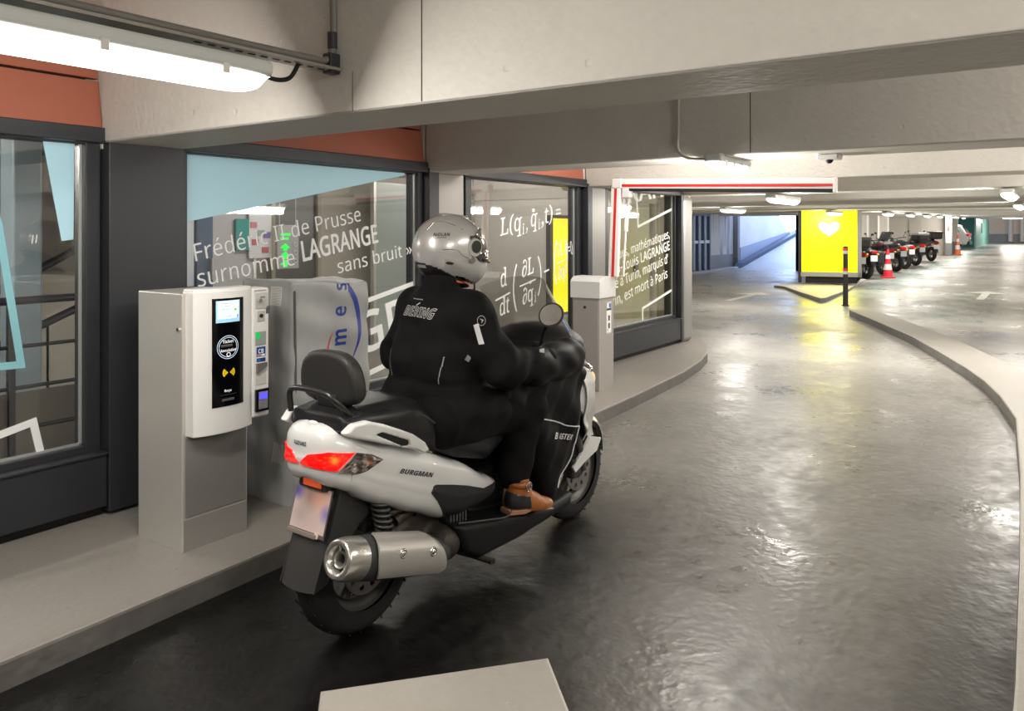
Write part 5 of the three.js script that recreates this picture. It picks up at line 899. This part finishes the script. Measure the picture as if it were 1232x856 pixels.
  obj('front_mudguard', [sheet(26, 10, (s, q2) => { const a = mixn(0.08, 2.3, s), w = q2 * 2 - 1, r = 0.304 - 0.05 * w * w; return [1.455 + Math.cos(a) * r, 0.266 + Math.sin(a) * r, w * mixn(0.06, 0.095, sstep(0, 0.5, s))]; }, (s, q2) => { const a = mixn(0.08, 2.3, s), w = q2 * 2 - 1, r = 0.299 - 0.05 * w * w; return [1.455 + Math.cos(a) * r, 0.266 + Math.sin(a) * r, w * mixn(0.056, 0.091, sstep(0, 0.5, s))]; })], mat([0.7, 0.7, 0.68], 0.25, { clearcoat: 0.7 }), t, { label: 'white front mudguard' });
  for (const s of [-1, 1]) { obj('mudguard_stay', [ext([[1.49, 0.43], [1.6, 0.4], [1.56, 0.345], [1.45, 0.315], [1.355, 0.278], [1.335, 0.305], [1.43, 0.375]], 0.008, 0.003).translate(0, 0, s * 0.098 - 0.004)], mat([0.7, 0.7, 0.68], 0.25, { clearcoat: 0.7 }), t, { label: 'white mudguard stay' }); obj('fork_leg', [bar([1.455, 0.266, s * 0.085], [1.27, 0.86, s * 0.085], 0.02, 14)], MT.cast, t); }
  obj('front_caliper', [bx(1.34, 1.42, 0.24, 0.34, 0.05, 0.1, 0.015)], MT.grime, t);
  // windscreen
  const ws = (s, q2) => { const w = q2 * 2 - 1, v = mixn(0.86, 1.275 - 0.05 * Math.pow(Math.abs(w), 3), s), W = mixn(0.255, 0.2, s); return [1.47 - (v - 0.86) * 0.86 - 0.24 * w * w * mixn(1.1, 0.8, s), v, w * W]; };
  obj('windscreen', [sheet(20, 24, ws, (s, q2) => { const p = ws(s, q2); return [p[0] - 0.004, p[1] - 0.001, p[2]]; })], new THREE.MeshPhysicalMaterial({ color: rgb(0.88, 0.88, 0.86), roughness: 0.04, transmission: 1, thickness: 0, ior: 1.5 }), t, { label: 'clear smoked windscreen' });
  obj('dashboard', [nets(blend(0.05, ell([1.16, 0.95, 0], [0.16, 0.1, 0.26]), ell([1.28, 0.9, 0], [0.12, 0.1, 0.2])), [0.9, 0.75, -0.32], [1.45, 1.1, 0.32], 0.02)], MT.blackPlastic, t);
  obj('handlebar', [tube([[0.8, 0.94, 0.36], [0.92, 0.97, 0.22], [1.02, 0.96, 0], [0.92, 0.97, -0.22], [0.82, 0.94, -0.36]], 0.016)], MT.black, t);
  for (const s of [-1, 1]) {
    const m = sub('mirror', t), c = s > 0 ? [0.85, 1.128, 0.3] : [0.967, 1.212, -0.3];
    obj('stalk', [tube([[c[0] + 0.06, 0.97, s * 0.2], [c[0] + 0.04, c[1] - 0.09, s * 0.23], [c[0] + 0.012, c[1] - 0.03, s * 0.28]], 0.008)], MT.black, m);
    const n = new THREE.Vector3(-0.93, 0.31, 0.17).normalize(), qm = new THREE.Quaternion().setFromUnitVectors(new THREE.Vector3(0, 0, 1), n);
    const disc = []; for (let k = 0; k < 32; k++) { const a = k * Math.PI / 16; disc.push([Math.sign(Math.cos(a)) * Math.pow(Math.abs(Math.cos(a)), 0.85) * 0.052, Math.sin(a) * 0.046]); }
    obj('shell', [new THREE.SphereGeometry(1, 28, 10, 0, Math.PI * 2, Math.PI / 2, Math.PI / 2).rotateX(Math.PI / 2).scale(0.06, 0.054, 0.036).applyQuaternion(qm).translate(...c), new THREE.CylinderGeometry(1, 1, 0.006, 32).rotateX(Math.PI / 2).scale(0.06, 0.054, 1).translate(0, 0, -0.002).applyQuaternion(qm).translate(...c)], MT.blackPlastic, m);
    obj('mirror_glass', [ext(disc, 0.003).translate(0, 0, 0.0005).applyQuaternion(qm).translate(...c)], mat([0.85, 0.85, 0.86], 0.03, { metalness: 1 }), m, { label: 'silvered mirror glass' });
  }
  // hand muffs and leg apron
  const cloth = mat([0.0055, 0.0055, 0.006], 0.5, { bumpMap: TX.weave, bumpScale: 0.0006, specularIntensity: 0.35 });
  for (const s of [-1, 1]) {
    const f0 = blend(0.04, cap([0.66, 0.925, s * 0.33], [0.94, 0.93, s * 0.32], 0.078, 0.085), cap([0.94, 0.93, s * 0.3], [1.08, 0.93, s * 0.22], 0.07, 0.05)), f = (x, y, z) => f0(x, y, z) + 0.006 * Math.sin(x * 40 + y * 25) * Math.sin(y * 30 + z * 20);
    obj('hand_muff', nets(f, [0.52, 0.78, s > 0 ? 0.12 : -0.48], [1.2, 1.08, s > 0 ? 0.48 : -0.12], 0.013), cloth, t, { label: 'black padded hand muff' });
    if (s > 0) { obj('muff_tab', [bx(0.655, 0.685, 0.985, 1.008, 0.375, 0.381, 0.002)], mat([0.6, 0.6, 0.6], 0.4), t); }
  }
  const apronP = [[0.62, 0.78], [0.66, 0.92], [0.9, 0.98], [1.16, 0.94], [1.24, 0.82], [1.2, 0.7], [1.2, 0.62], [1.16, 0.5], [1.08, 0.4], [1.0, 0.3], [0.955, 0.25], [0.9, 0.3], [0.84, 0.45], [0.78, 0.6]];
  const a0 = slab(apronP, -0.26, 0.26, 0.06), a1 = slab([[0.5, 0.6], [0.75, 0.35], [0.85, 0.3], [0.95, 0.36], [0.8, 0.6]], -0.14, 0.14, 0.03);
  const apF = (x, y, z) => a0(x, y, z) + 0.011 * Math.sin(x * 24 + y * 15) * Math.sin(y * 9 - x * 4) + 0.006 * Math.sin(x * 51 - y * 33);
  obj('leg_apron', nets(apF, [0.5, 0.18, -0.34], [1.34, 1.06, 0.34], 0.014), cloth, t, { label: 'black leg apron with white piping' });
  const trim = (pts) => { const out = []; for (let i = 0; i < pts.length - 1; i++) for (let k = 0; k < 8; k++) { const u = mixn(pts[i][0], pts[i + 1][0], k / 8), v = mixn(pts[i][1], pts[i + 1][1], k / 8); let d = 0.5; for (let j = 0; j < 60; j++) { const q3 = apF(u, v, d); if (q3 < 0.003) break; d -= Math.max(q3 * 0.7, 0.001); } out.push([u, v, d]); } return out; };
  obj('apron_piping', [tube(trim([[0.78, 0.685], [0.95, 0.635], [1.05, 0.595], [1.145, 0.575], [1.14, 0.56]]), 0.0035, 6, 60), tube(trim([[1.143, 0.57], [1.12, 0.51], [1.09, 0.45], [1.03, 0.38], [0.955, 0.325]]), 0.0035, 6, 60)], mat([0.7, 0.7, 0.7], 0.4), t, { label: 'thin white piping' });
  const bg = canvasTex(512, 128, (c, w, h) => { c.clearRect(0, 0, w, h); c.fillStyle = '#d6d6d4'; c.transform(1, 0, -0.3, 1, 34, 0); c.font = 'italic bold 92px sans-serif'; c.fillText('B', 0, 96, 90); c.font = 'italic bold 80px sans-serif'; c.fillText('AGSTER', 96, 96, 370); });
  obj('apron_lettering', [onSolid(apF, [1.015, 0.555, 0.5], [0.2, -0.05, 0], [0.01, 0.055, 0], [0, 0, -1], 20, 4, 0.014)], decal(bg), t, { label: 'white slanted lettering' });
}
// ---------- the rider (same local axes as the scooter) ----------
{
  const t = thing('person', 'rider in a black jacket and silver helmet sitting astride the white scooter', 'person', RIDE.at, RIDE.turn);
  const skin = mat([0.42, 0.23, 0.15], 0.5);
  const hand = s => { const c = [0.86, 0.945, s * 0.33], fs = [cap([0.83, 0.945, s * 0.33], [0.87, 0.95, s * 0.335], 0.026, 0.03)]; return c; };
  // one continuous body under the clothes, fingers closed round the grips
  const limbs = [];
  for (const s of [-1, 1]) {
    const e = s < 0 ? 0.04 : 0;
    limbs.push(cap([0.45, 0.8, s * 0.085], [0.44 + e, 1.12, s * 0.075], 0.1, 0.085), cap([0.45 + e, 1.165, s * 0.06], [0.455 + e, 1.165, s * (0.17 - e * 0.5)], 0.055, 0.05), cap([0.455 + e, 1.155, s * (0.175 - e * 0.5)], [0.485 + e * 0.7, 0.945, s * (0.335 - e)], 0.045, 0.038), cap([0.485 + e * 0.7, 0.945, s * (0.335 - e)], [0.78, 0.94, s * 0.34], 0.038, 0.026),
      cap([0.45, 0.78, s * 0.1], [0.82, 0.73, s * 0.17], 0.085, 0.058), cap([0.82, 0.73, s * 0.17], [0.71, 0.36, s * 0.19], 0.055, 0.038), cap([0.70, 0.32, s * 0.19], [0.86, 0.275, s * 0.22], 0.034, 0.026));
  }
  limbs.push(cap([0.45, 1.2, 0], [0.5, 1.32, 0], 0.052, 0.05), ell([0.53, 1.42, 0], [0.1, 0.12, 0.078]), cap([0.6, 1.37, 0], [0.62, 1.32, 0], 0.04, 0.032), cap([0.625, 1.43, 0], [0.645, 1.4, 0], 0.011, 0.014));
  const body = nets(blend(0.03, ...limbs), [0.2, 0.2, -0.44], [0.96, 1.58, 0.44], 0.016);
  const hands = [-1, 1].map(s => {
    const g = [cap([0.78, 0.94, s * 0.34], [0.83, 0.95, s * 0.335], 0.024, 0.03)];
    for (let i = 0; i < 4; i++) { const z = s * (0.30 + i * 0.022), l = [0.9, 1, 0.95, 0.8][i]; g.push(cap([0.83, 0.955, z], [0.83 + 0.042 * l, 0.965, z], 0.0095, 0.009), cap([0.83 + 0.042 * l, 0.965, z], [0.83 + 0.05 * l, 0.935, z], 0.009, 0.0085), cap([0.83 + 0.05 * l, 0.935, z], [0.845, 0.925, z], 0.0085, 0.008)); }
    g.push(cap([0.81, 0.94, s * 0.305], [0.835, 0.925, s * 0.285], 0.011, 0.01), cap([0.835, 0.925, s * 0.285], [0.855, 0.93, s * 0.29], 0.01, 0.009));
    return nets(blend(0.008, ...g), [0.73, 0.88, s > 0 ? 0.25 : -0.42], [0.92, 1.01, s > 0 ? 0.42 : -0.25], 0.0055);
  });
  obj('body', [body, ...hands], skin, t);
  // jacket
  const J = [];
  for (const s of [-1, 1]) { const e = s < 0 ? 0.04 : 0; J.push(
    cap([0.445, 0.80, s * 0.09], [0.425 + e * 0.4, 0.95, s * 0.09], 0.145, 0.135 - e * 0.3), cap([0.425 + e * 0.4, 0.95, s * 0.09], [0.425 + e, 1.12, s * (0.095 - e * 0.4)], 0.13 - e * 0.3, 0.118 - e * 0.2), cap([0.44 + e, 1.165, s * 0.06], [0.45 + e, 1.165, s * (0.185 - e * 0.5)], 0.085, 0.075),
    cap([0.45 + e, 1.165, s * (0.18 - e * 0.5)], [0.475 + e * 0.7, 0.945, s * (0.335 - e)], 0.078, 0.07), cap([0.475 + e * 0.7, 0.945, s * (0.335 - e)], [0.74, 0.935, s * 0.335], 0.07, 0.064)); }
  J.push(cap([0.445, 1.2, 0], [0.47, 1.28, 0], 0.09, 0.072), cap([0.435, 0.76, -0.12], [0.435, 0.76, 0.12], 0.15), cap([0.42, 0.72, 0.14], [0.56, 0.74, 0.18], 0.12, 0.1), cap([0.42, 0.72, -0.14], [0.56, 0.74, -0.18], 0.12, 0.1));
  const jb = blend(0.06, ...J);
  const jacketF = (x, y, z) => jb(x, y, z) + 0.0045 * Math.sin(y * 46 + z * 11 + x * 8) * Math.sin(z * 21 - y * 6) * sstep(1.16, 1.02, y) + 0.004 * Math.sin(x * 60 - y * 38 + z * 24) * sstep(0.2, 0.32, Math.abs(z)) + 0.006 * Math.exp(-(((y - 0.885) / 0.02) ** 2));
  const jf2 = (x, y, z) => Math.max(jacketF(x, y, z), 0.655 - y);
  const fabric = mat([0.006, 0.006, 0.0065], 0.75, { bumpMap: TX.weave, bumpScale: 0.0008, specularIntensity: 0.3 });
  const jacket = obj('jacket', nets(jf2, [0.1, 0.62, -0.5], [0.88, 1.4, 0.5], 0.0115), fabric, t, { label: 'black textile motorcycle jacket' });
  const put = (name, tex, from, U, V, label, nu = 24, nv = 8) => obj(name, [onSolid(jacketF, from, U, V, [1, 0, -0.0], nu, nv, 0.002)], decal(tex, 0.4), jacket, { label });
  const ber = canvasTex(768, 200, (c, w, h) => { c.clearRect(0, 0, w, h); c.transform(1, 0.0, -0.22, 1, 40, 0); c.font = 'italic bold 150px sans-serif'; c.lineWidth = 5; c.strokeStyle = '#e6e6e4'; c.strokeText('BERING', 8, 165, 670); c.lineWidth = 10; c.beginPath(); c.moveTo(225, 44); c.lineTo(290, 10); c.stroke(); });
  put('back_lettering', ber, [0.0, 1.168, 0.024], [0, 0, 0.3], [0, 0.076, 0], 'outlined pale lettering across the back', 32, 8);
  const stripe = canvasTex(32, 256, (c, w, h) => { c.clearRect(0, 0, w, h); c.fillStyle = '#b9b9b7'; for (let i = 0; i < 16; i++) c.fillRect(8 + (i * 7 % 6), i * 16, 12, 11); });
  for (const z of [-0.155, 0.155]) put('zip_piping', stripe, [0.0, 0.945, z], [0, 0.006, 0.012], [0, 0.11, 0.022 * Math.sign(z)], 'reflective broken piping', 3, 14);
  const bar1 = canvasTex(64, 16, (c, w, h) => { c.clearRect(0, 0, w, h); c.fillStyle = '#a5a5a3'; for (let i = 0; i < 9; i++) c.fillRect(i * 7, 3, 5, 9); });
  put('collar_label', bar1, [0.2, 1.215, -0.02], [0, 0, 0.075], [0, 0.008, 0], 'tiny pale collar print', 8, 2);
  // right sleeve marks, laid from the outer side
  const side = (name, tex, from, U, V, label) => obj(name, [onSolid(jacketF, from, U, V, [0.74, -0.12, -0.66], 10, 14, 0.002)], decal(tex, 0.4), jacket, { label });
  const flash = canvasTex(64, 200, (c, w, h) => { c.clearRect(0, 0, w, h); c.fillStyle = '#dcdcdb'; c.beginPath(); c.moveTo(4, 20); c.lineTo(40, 4); c.lineTo(62, 190); c.lineTo(24, 196); c.fill(); });
  side('sleeve_flash', flash, [0.02, 1.15, 0.6], [0.024, 0, 0.028], [-0.008, 0.088, -0.008], 'white reflective sleeve flash');
  const ring = canvasTex(128, 128, (c, w, h) => { c.clearRect(0, 0, w, h); c.strokeStyle = '#b5b5b4'; c.lineWidth = 6; c.beginPath(); c.arc(64, 64, 52, 0, 7); c.stroke(); c.fillStyle = '#b5b5b4'; c.beginPath(); c.moveTo(40, 40); c.lineTo(96, 56); c.lineTo(60, 98); c.lineTo(70, 66); c.fill(); });
  side('shoulder_badge', ring, [0.037, 1.201, 0.6], [0.026, 0, 0.03], [0, 0.047, 0], 'round pale shoulder emblem');
  const dia = canvasTex(64, 64, (c, w, h) => { c.clearRect(0, 0, w, h); c.fillStyle = '#8d8b88'; c.beginPath(); c.moveTo(32, 4); c.lineTo(60, 26); c.lineTo(40, 60); c.lineTo(6, 40); c.fill(); });
  side('cuff_tab', dia, [-0.044, 1.059, 0.6], [0.02, 0, 0.023], [0, 0.035, 0], 'small grey reflective tab');
  // trousers
  const T = [];
  for (const s of [-1, 1]) T.push(cap([0.36, 0.74, s * 0.11], [0.82, 0.72, s * 0.185], 0.125, 0.09), cap([0.82, 0.72, s * 0.185], [0.72, 0.44, s * 0.195], 0.088, 0.07));
  const tb = blend(0.04, ...T), trF = (x, y, z) => tb(x, y, z) + 0.004 * Math.sin(x * 34 + y * 27) * Math.sin(y * 19 + z * 30);
  obj('trousers', nets(trF, [0.2, 0.34, -0.34], [0.96, 0.9, 0.34], 0.0125), mat([0.005, 0.005, 0.0055], 0.8, { bumpMap: TX.weave, bumpScale: 0.0008, specularIntensity: 0.3 }), t, { label: 'black riding trousers' });
  // boots
  for (const s of [-1, 1]) {
    const b = sub('boot', t, [0.70, 0.282, s * 0.215]); b.scale.setScalar(0.93); b.rotation.set(0, -s * 0.28, -0.14, 'YXZ');
    const leather = mat([0.36, 0.115, 0.022], 0.3, { clearcoat: 0.5, clearcoatRoughness: 0.2 }), dark = mat([0.018, 0.019, 0.02], 0.4, { clearcoat: 0.3 });
    const up = blend(0.03, cap([-0.005, 0.075, 0], [0.0, 0.16, 0], 0.047, 0.05), cap([-0.01, 0.05, 0], [0.09, 0.045, 0], 0.04, 0.042), ell([0.13, 0.036, 0], [0.09, 0.036, 0.043]), cap([0.02, 0.1, 0], [0.1, 0.055, 0], 0.038, 0.03));
    const upper = (x, y, z) => Math.max(up(x, y, z), 0.012 - y, y - 0.165);
    obj('upper', nets(upper, [-0.08, 0, -0.08], [0.25, 0.19, 0.08], 0.007), leather, b, { label: 'glossy tan leather upper' });
    obj('heel_panel', nets((x, y, z) => Math.max(upper(x, y, z) - 0.003, x - 0.05 - (0.075 - y) * 0.3, y - 0.095 + x * 0.15, 0.028 - y), [-0.08, 0.01, -0.08], [0.14, 0.12, 0.08], 0.007), dark, b, { label: 'dark grey heel panel' });
    obj('sole', nets(slab([[-0.062, 0.0], [-0.062, 0.026], [0.06, 0.026], [0.205, 0.02], [0.21, 0.012], [0.07, 0.012], [0.03, 0.0]], -0.038, 0.038, 0.006), [-0.09, -0.02, -0.07], [0.25, 0.05, 0.07], 0.006), mat([0.4, 0.2, 0.12], 0.55), b, { label: 'pale tan sole' });
    obj('ankle_strap', [new THREE.TorusGeometry(0.05, 0.009, 8, 30).rotateX(Math.PI / 2).scale(1, 1.6, 1).translate(0, 0.135, 0)], mat([0.3, 0.09, 0.02], 0.35), b);
    const ringS = []; for (let k = 0; k <= 16; k++) { const a = k * Math.PI / 8; ringS.push([0.018 + Math.cos(a) * 0.014, 0.135 + Math.sin(a) * 0.021, s * 0.06]); }
    obj('buckle', [tube(ringS, 0.0035, 6, 40), bar([0.018, 0.135, s * 0.06], [0.03, 0.115, s * 0.06], 0.0025)], MT.chrome, b, { label: 'silver buckle' });
  }
  // helmet, chin towards the windscreen, turned a little to the right
  const h = sub('helmet', t, [0.525, 1.42, 0.0]); h.rotation.set(0, -0.42, -0.1, 'YXZ');
  const hs = blend(0.05, ell([-0.005, 0.012, 0], [0.152, 0.137, 0.128]), ell([0.05, -0.06, 0], [0.118, 0.105, 0.112]), ell([-0.05, -0.02, 0], [0.1, 0.11, 0.118]));
  const eye = slab([[0.05, 0.055], [0.2, 0.075], [0.2, -0.03], [0.1, -0.035], [0.05, 0.0]], -0.2, 0.2, 0.02);
  const under = (x, y) => y + 0.125 + 0.32 * (x + 0.05) - 0.0;      // lower rim falls towards the chin
  const inner = blend(0.04, ell([-0.005, -0.01, 0], [0.125, 0.115, 0.105]), ell([0.02, -0.12, 0], [0.1, 0.09, 0.09]));
  const shellF = (x, y, z) => Math.max(hs(x, y, z), -under(x, y), -eye(x, y, z), -inner(x, y, z));
  const silver = mat([0.6, 0.59, 0.575], 0.28, { metalness: 0.35, clearcoat: 1, clearcoatRoughness: 0.05 });
  obj('shell', nets(shellF, [-0.19, -0.23, -0.16], [0.21, 0.18, 0.16], 0.0058), silver, h, { label: 'metallic silver shell' });
  obj('lining', nets((x, y, z) => Math.max(hs(x, y, z) + 0.016, -under(x, y) - 0.012, -inner(x, y, z) - 0.012), [-0.18, -0.24, -0.15], [0.19, 0.16, 0.15], 0.008), MT.black, h);
  // black rim band and neck roll
  obj('rim_band', nets((x, y, z) => Math.max(hs(x, y, z) - 0.002, Math.abs(under(x, y) - 0.006 + 0.02 * sstep(0.02, -0.12, x) * 0 ) - mixn(0.022, 0.012, sstep(-0.1, 0.1, x)), -hs(x, y, z) - 0.02), [-0.2, -0.24, -0.17], [0.22, 0.02, 0.17], 0.006), mat([0.012, 0.012, 0.013], 0.35), h, { label: 'black lower rim' });
  obj('chin_curtain', nets((x, y, z) => Math.max(hs(x, y, z) + 0.004, Math.abs(under(x, y) + 0.014) - 0.014, -hs(x, y, z) - 0.03, 0.02 - x), [-0.05, -0.25, -0.16], [0.22, -0.05, 0.16], 0.007), MT.black, h);
  const hsB = (x, y, z) => hs(x, y, z);
  const onH = (from, U, V, dir, n = 10, m = 10, l = 0.004) => onSolid(hsB, from, U, V, dir, n, m, l);
  // visor, clear with a chrome sheen, and the raised dark sun shield
  const vis = (x, y, z) => Math.max(hs(x, y, z) - 0.007, -hs(x, y, z) - 0.002, -slab([[0.03, 0.06], [0.22, 0.085], [0.22, -0.045], [0.09, -0.045], [0.035, -0.005]], -0.3, 0.3, 0.02)(x, y, z) * -1);
  obj('visor', nets(vis, [-0.02, -0.08, -0.16], [0.2, 0.12, 0.16], 0.0055), new THREE.MeshPhysicalMaterial({ color: rgb(0.06, 0.055, 0.05), roughness: 0.04, metalness: 0.2, clearcoat: 1, clearcoatRoughness: 0.02 }), h, { label: 'dark glossy visor' });
  obj('visor_lip', nets((x, y, z) => Math.max(hs(x, y, z) - 0.013, -hs(x, y, z) + 0.002, slab([[0.1, -0.028], [0.24, -0.022], [0.24, -0.048], [0.1, -0.046]], -0.3, 0.3, 0.008)(x, y, z)), [0.05, -0.08, -0.16], [0.22, 0.0, 0.16], 0.0055), MT.blackGloss, h);
  obj('brow_band', nets((x, y, z) => Math.max(hs(x, y, z) - 0.011, -hs(x, y, z), slab([[0.03, 0.058], [0.11, 0.1], [0.2, 0.1], [0.2, 0.066], [0.1, 0.05]], -0.11, 0.11, 0.01)(x, y, z)), [-0.02, 0.02, -0.15], [0.2, 0.16, 0.15], 0.0055), mat([0.6, 0.59, 0.57], 0.1, { metalness: 0.8, clearcoat: 1 }), h, { label: 'chromed brow vent' });
  for (const s of [-1, 1]) {
    const c = [0.055, 0.012, s * 0.124], d = [0, 0, s];
    obj('visor_pivot', [new THREE.CylinderGeometry(0.034, 0.037, 0.012, 30).rotateX(Math.PI / 2).scale(0.85, 1.1, 1).translate(c[0], c[1], s * 0.128)], silver, h);
    obj('pivot_glass', [new THREE.CylinderGeometry(0.024, 0.025, 0.006, 24).rotateX(Math.PI / 2).scale(0.9, 1.1, 1).translate(c[0] + 0.003, c[1] + 0.004, s * 0.135)], mat([0.03, 0.03, 0.03], 0.06, { clearcoat: 1 }), h, { label: 'dark pivot cover' });
    obj('release_button', [new THREE.CylinderGeometry(0.013, 0.014, 0.012, 18).rotateX(Math.PI / 2).translate(0.047, -0.042, s * 0.127)], mat([0.3, 0.3, 0.3], 0.15, { metalness: 0.6 }), h);
    const nl = canvasTex(192, 64, (cx, w, hh) => { cx.clearRect(0, 0, w, hh); cx.fillStyle = '#26262a'; cx.font = 'italic bold 40px sans-serif'; cx.fillText('NOLAN', 10, 38, 150); cx.fillRect(40, 48, 80, 5); });
    obj('helmet_lettering', [onH([-0.085, 0.05, s * 0.3], [0.085 * s, 0.01, 0], [0, 0.03, 0], [0, 0, -s], 12, 4, 0.0015)], decal(nl), h);
    obj('rear_vent_lip', [tube([[-0.135, 0.07], [-0.1, 0.105], [-0.05, 0.1], [0.0, 0.08]].map(([x, y]) => { let z = 0.2; for (let i = 0; i < 60 && hs(x, y, z * s) > 0; i++) z -= 0.004; return [x, y, s * z]; }), 0.004)], mat([0.7, 0.69, 0.67], 0.15, { metalness: 0.8 }), h);
    obj('shell_crease', [tube([[-0.15, 0.0], [-0.08, -0.008], [-0.03, -0.005], [0.0, -0.025], [0.03, -0.035]].map(([x, y]) => { let z = 0.2; for (let i = 0; i < 100 && hs(x, y, z * s) > 0; i++) z -= 0.002; return [x, y, s * z]; }), 0.0016)], mat([0.1, 0.1, 0.1], 0.4), h);
    obj('side_badge', [new THREE.SphereGeometry(0.012, 12, 6).scale(1.6, 0.5, 0.4).translate(-0.055, -0.062, s * 0.13)], MT.black, h);
  }
  obj('top_vent', nets(blend(0.02, cap([-0.05, 0.135, -0.02], [0.05, 0.134, -0.02], 0.014), cap([-0.05, 0.135, 0.02], [0.05, 0.134, 0.02], 0.014)), [-0.09, 0.11, -0.06], [0.09, 0.17, 0.06], 0.006), silver, h);
  obj('rear_label', [onH([-0.3, -0.085, 0.03], [0, 0, 0.05], [0, 0.012, 0], [1, 0, 0], 8, 3, 0.004)], mat([0.35, 0.34, 0.33], 0.4, { side: THREE.DoubleSide }), h);
  obj('neck_strap', [tube([[0.48, 1.285, 0.07], [0.54, 1.275, 0.075], [0.57, 1.262, 0.06]], 0.006)], mat([0.6, 0.18, 0.06], 0.5), t, { label: 'orange neck strap' });
}
renderer.render(scene, camera);
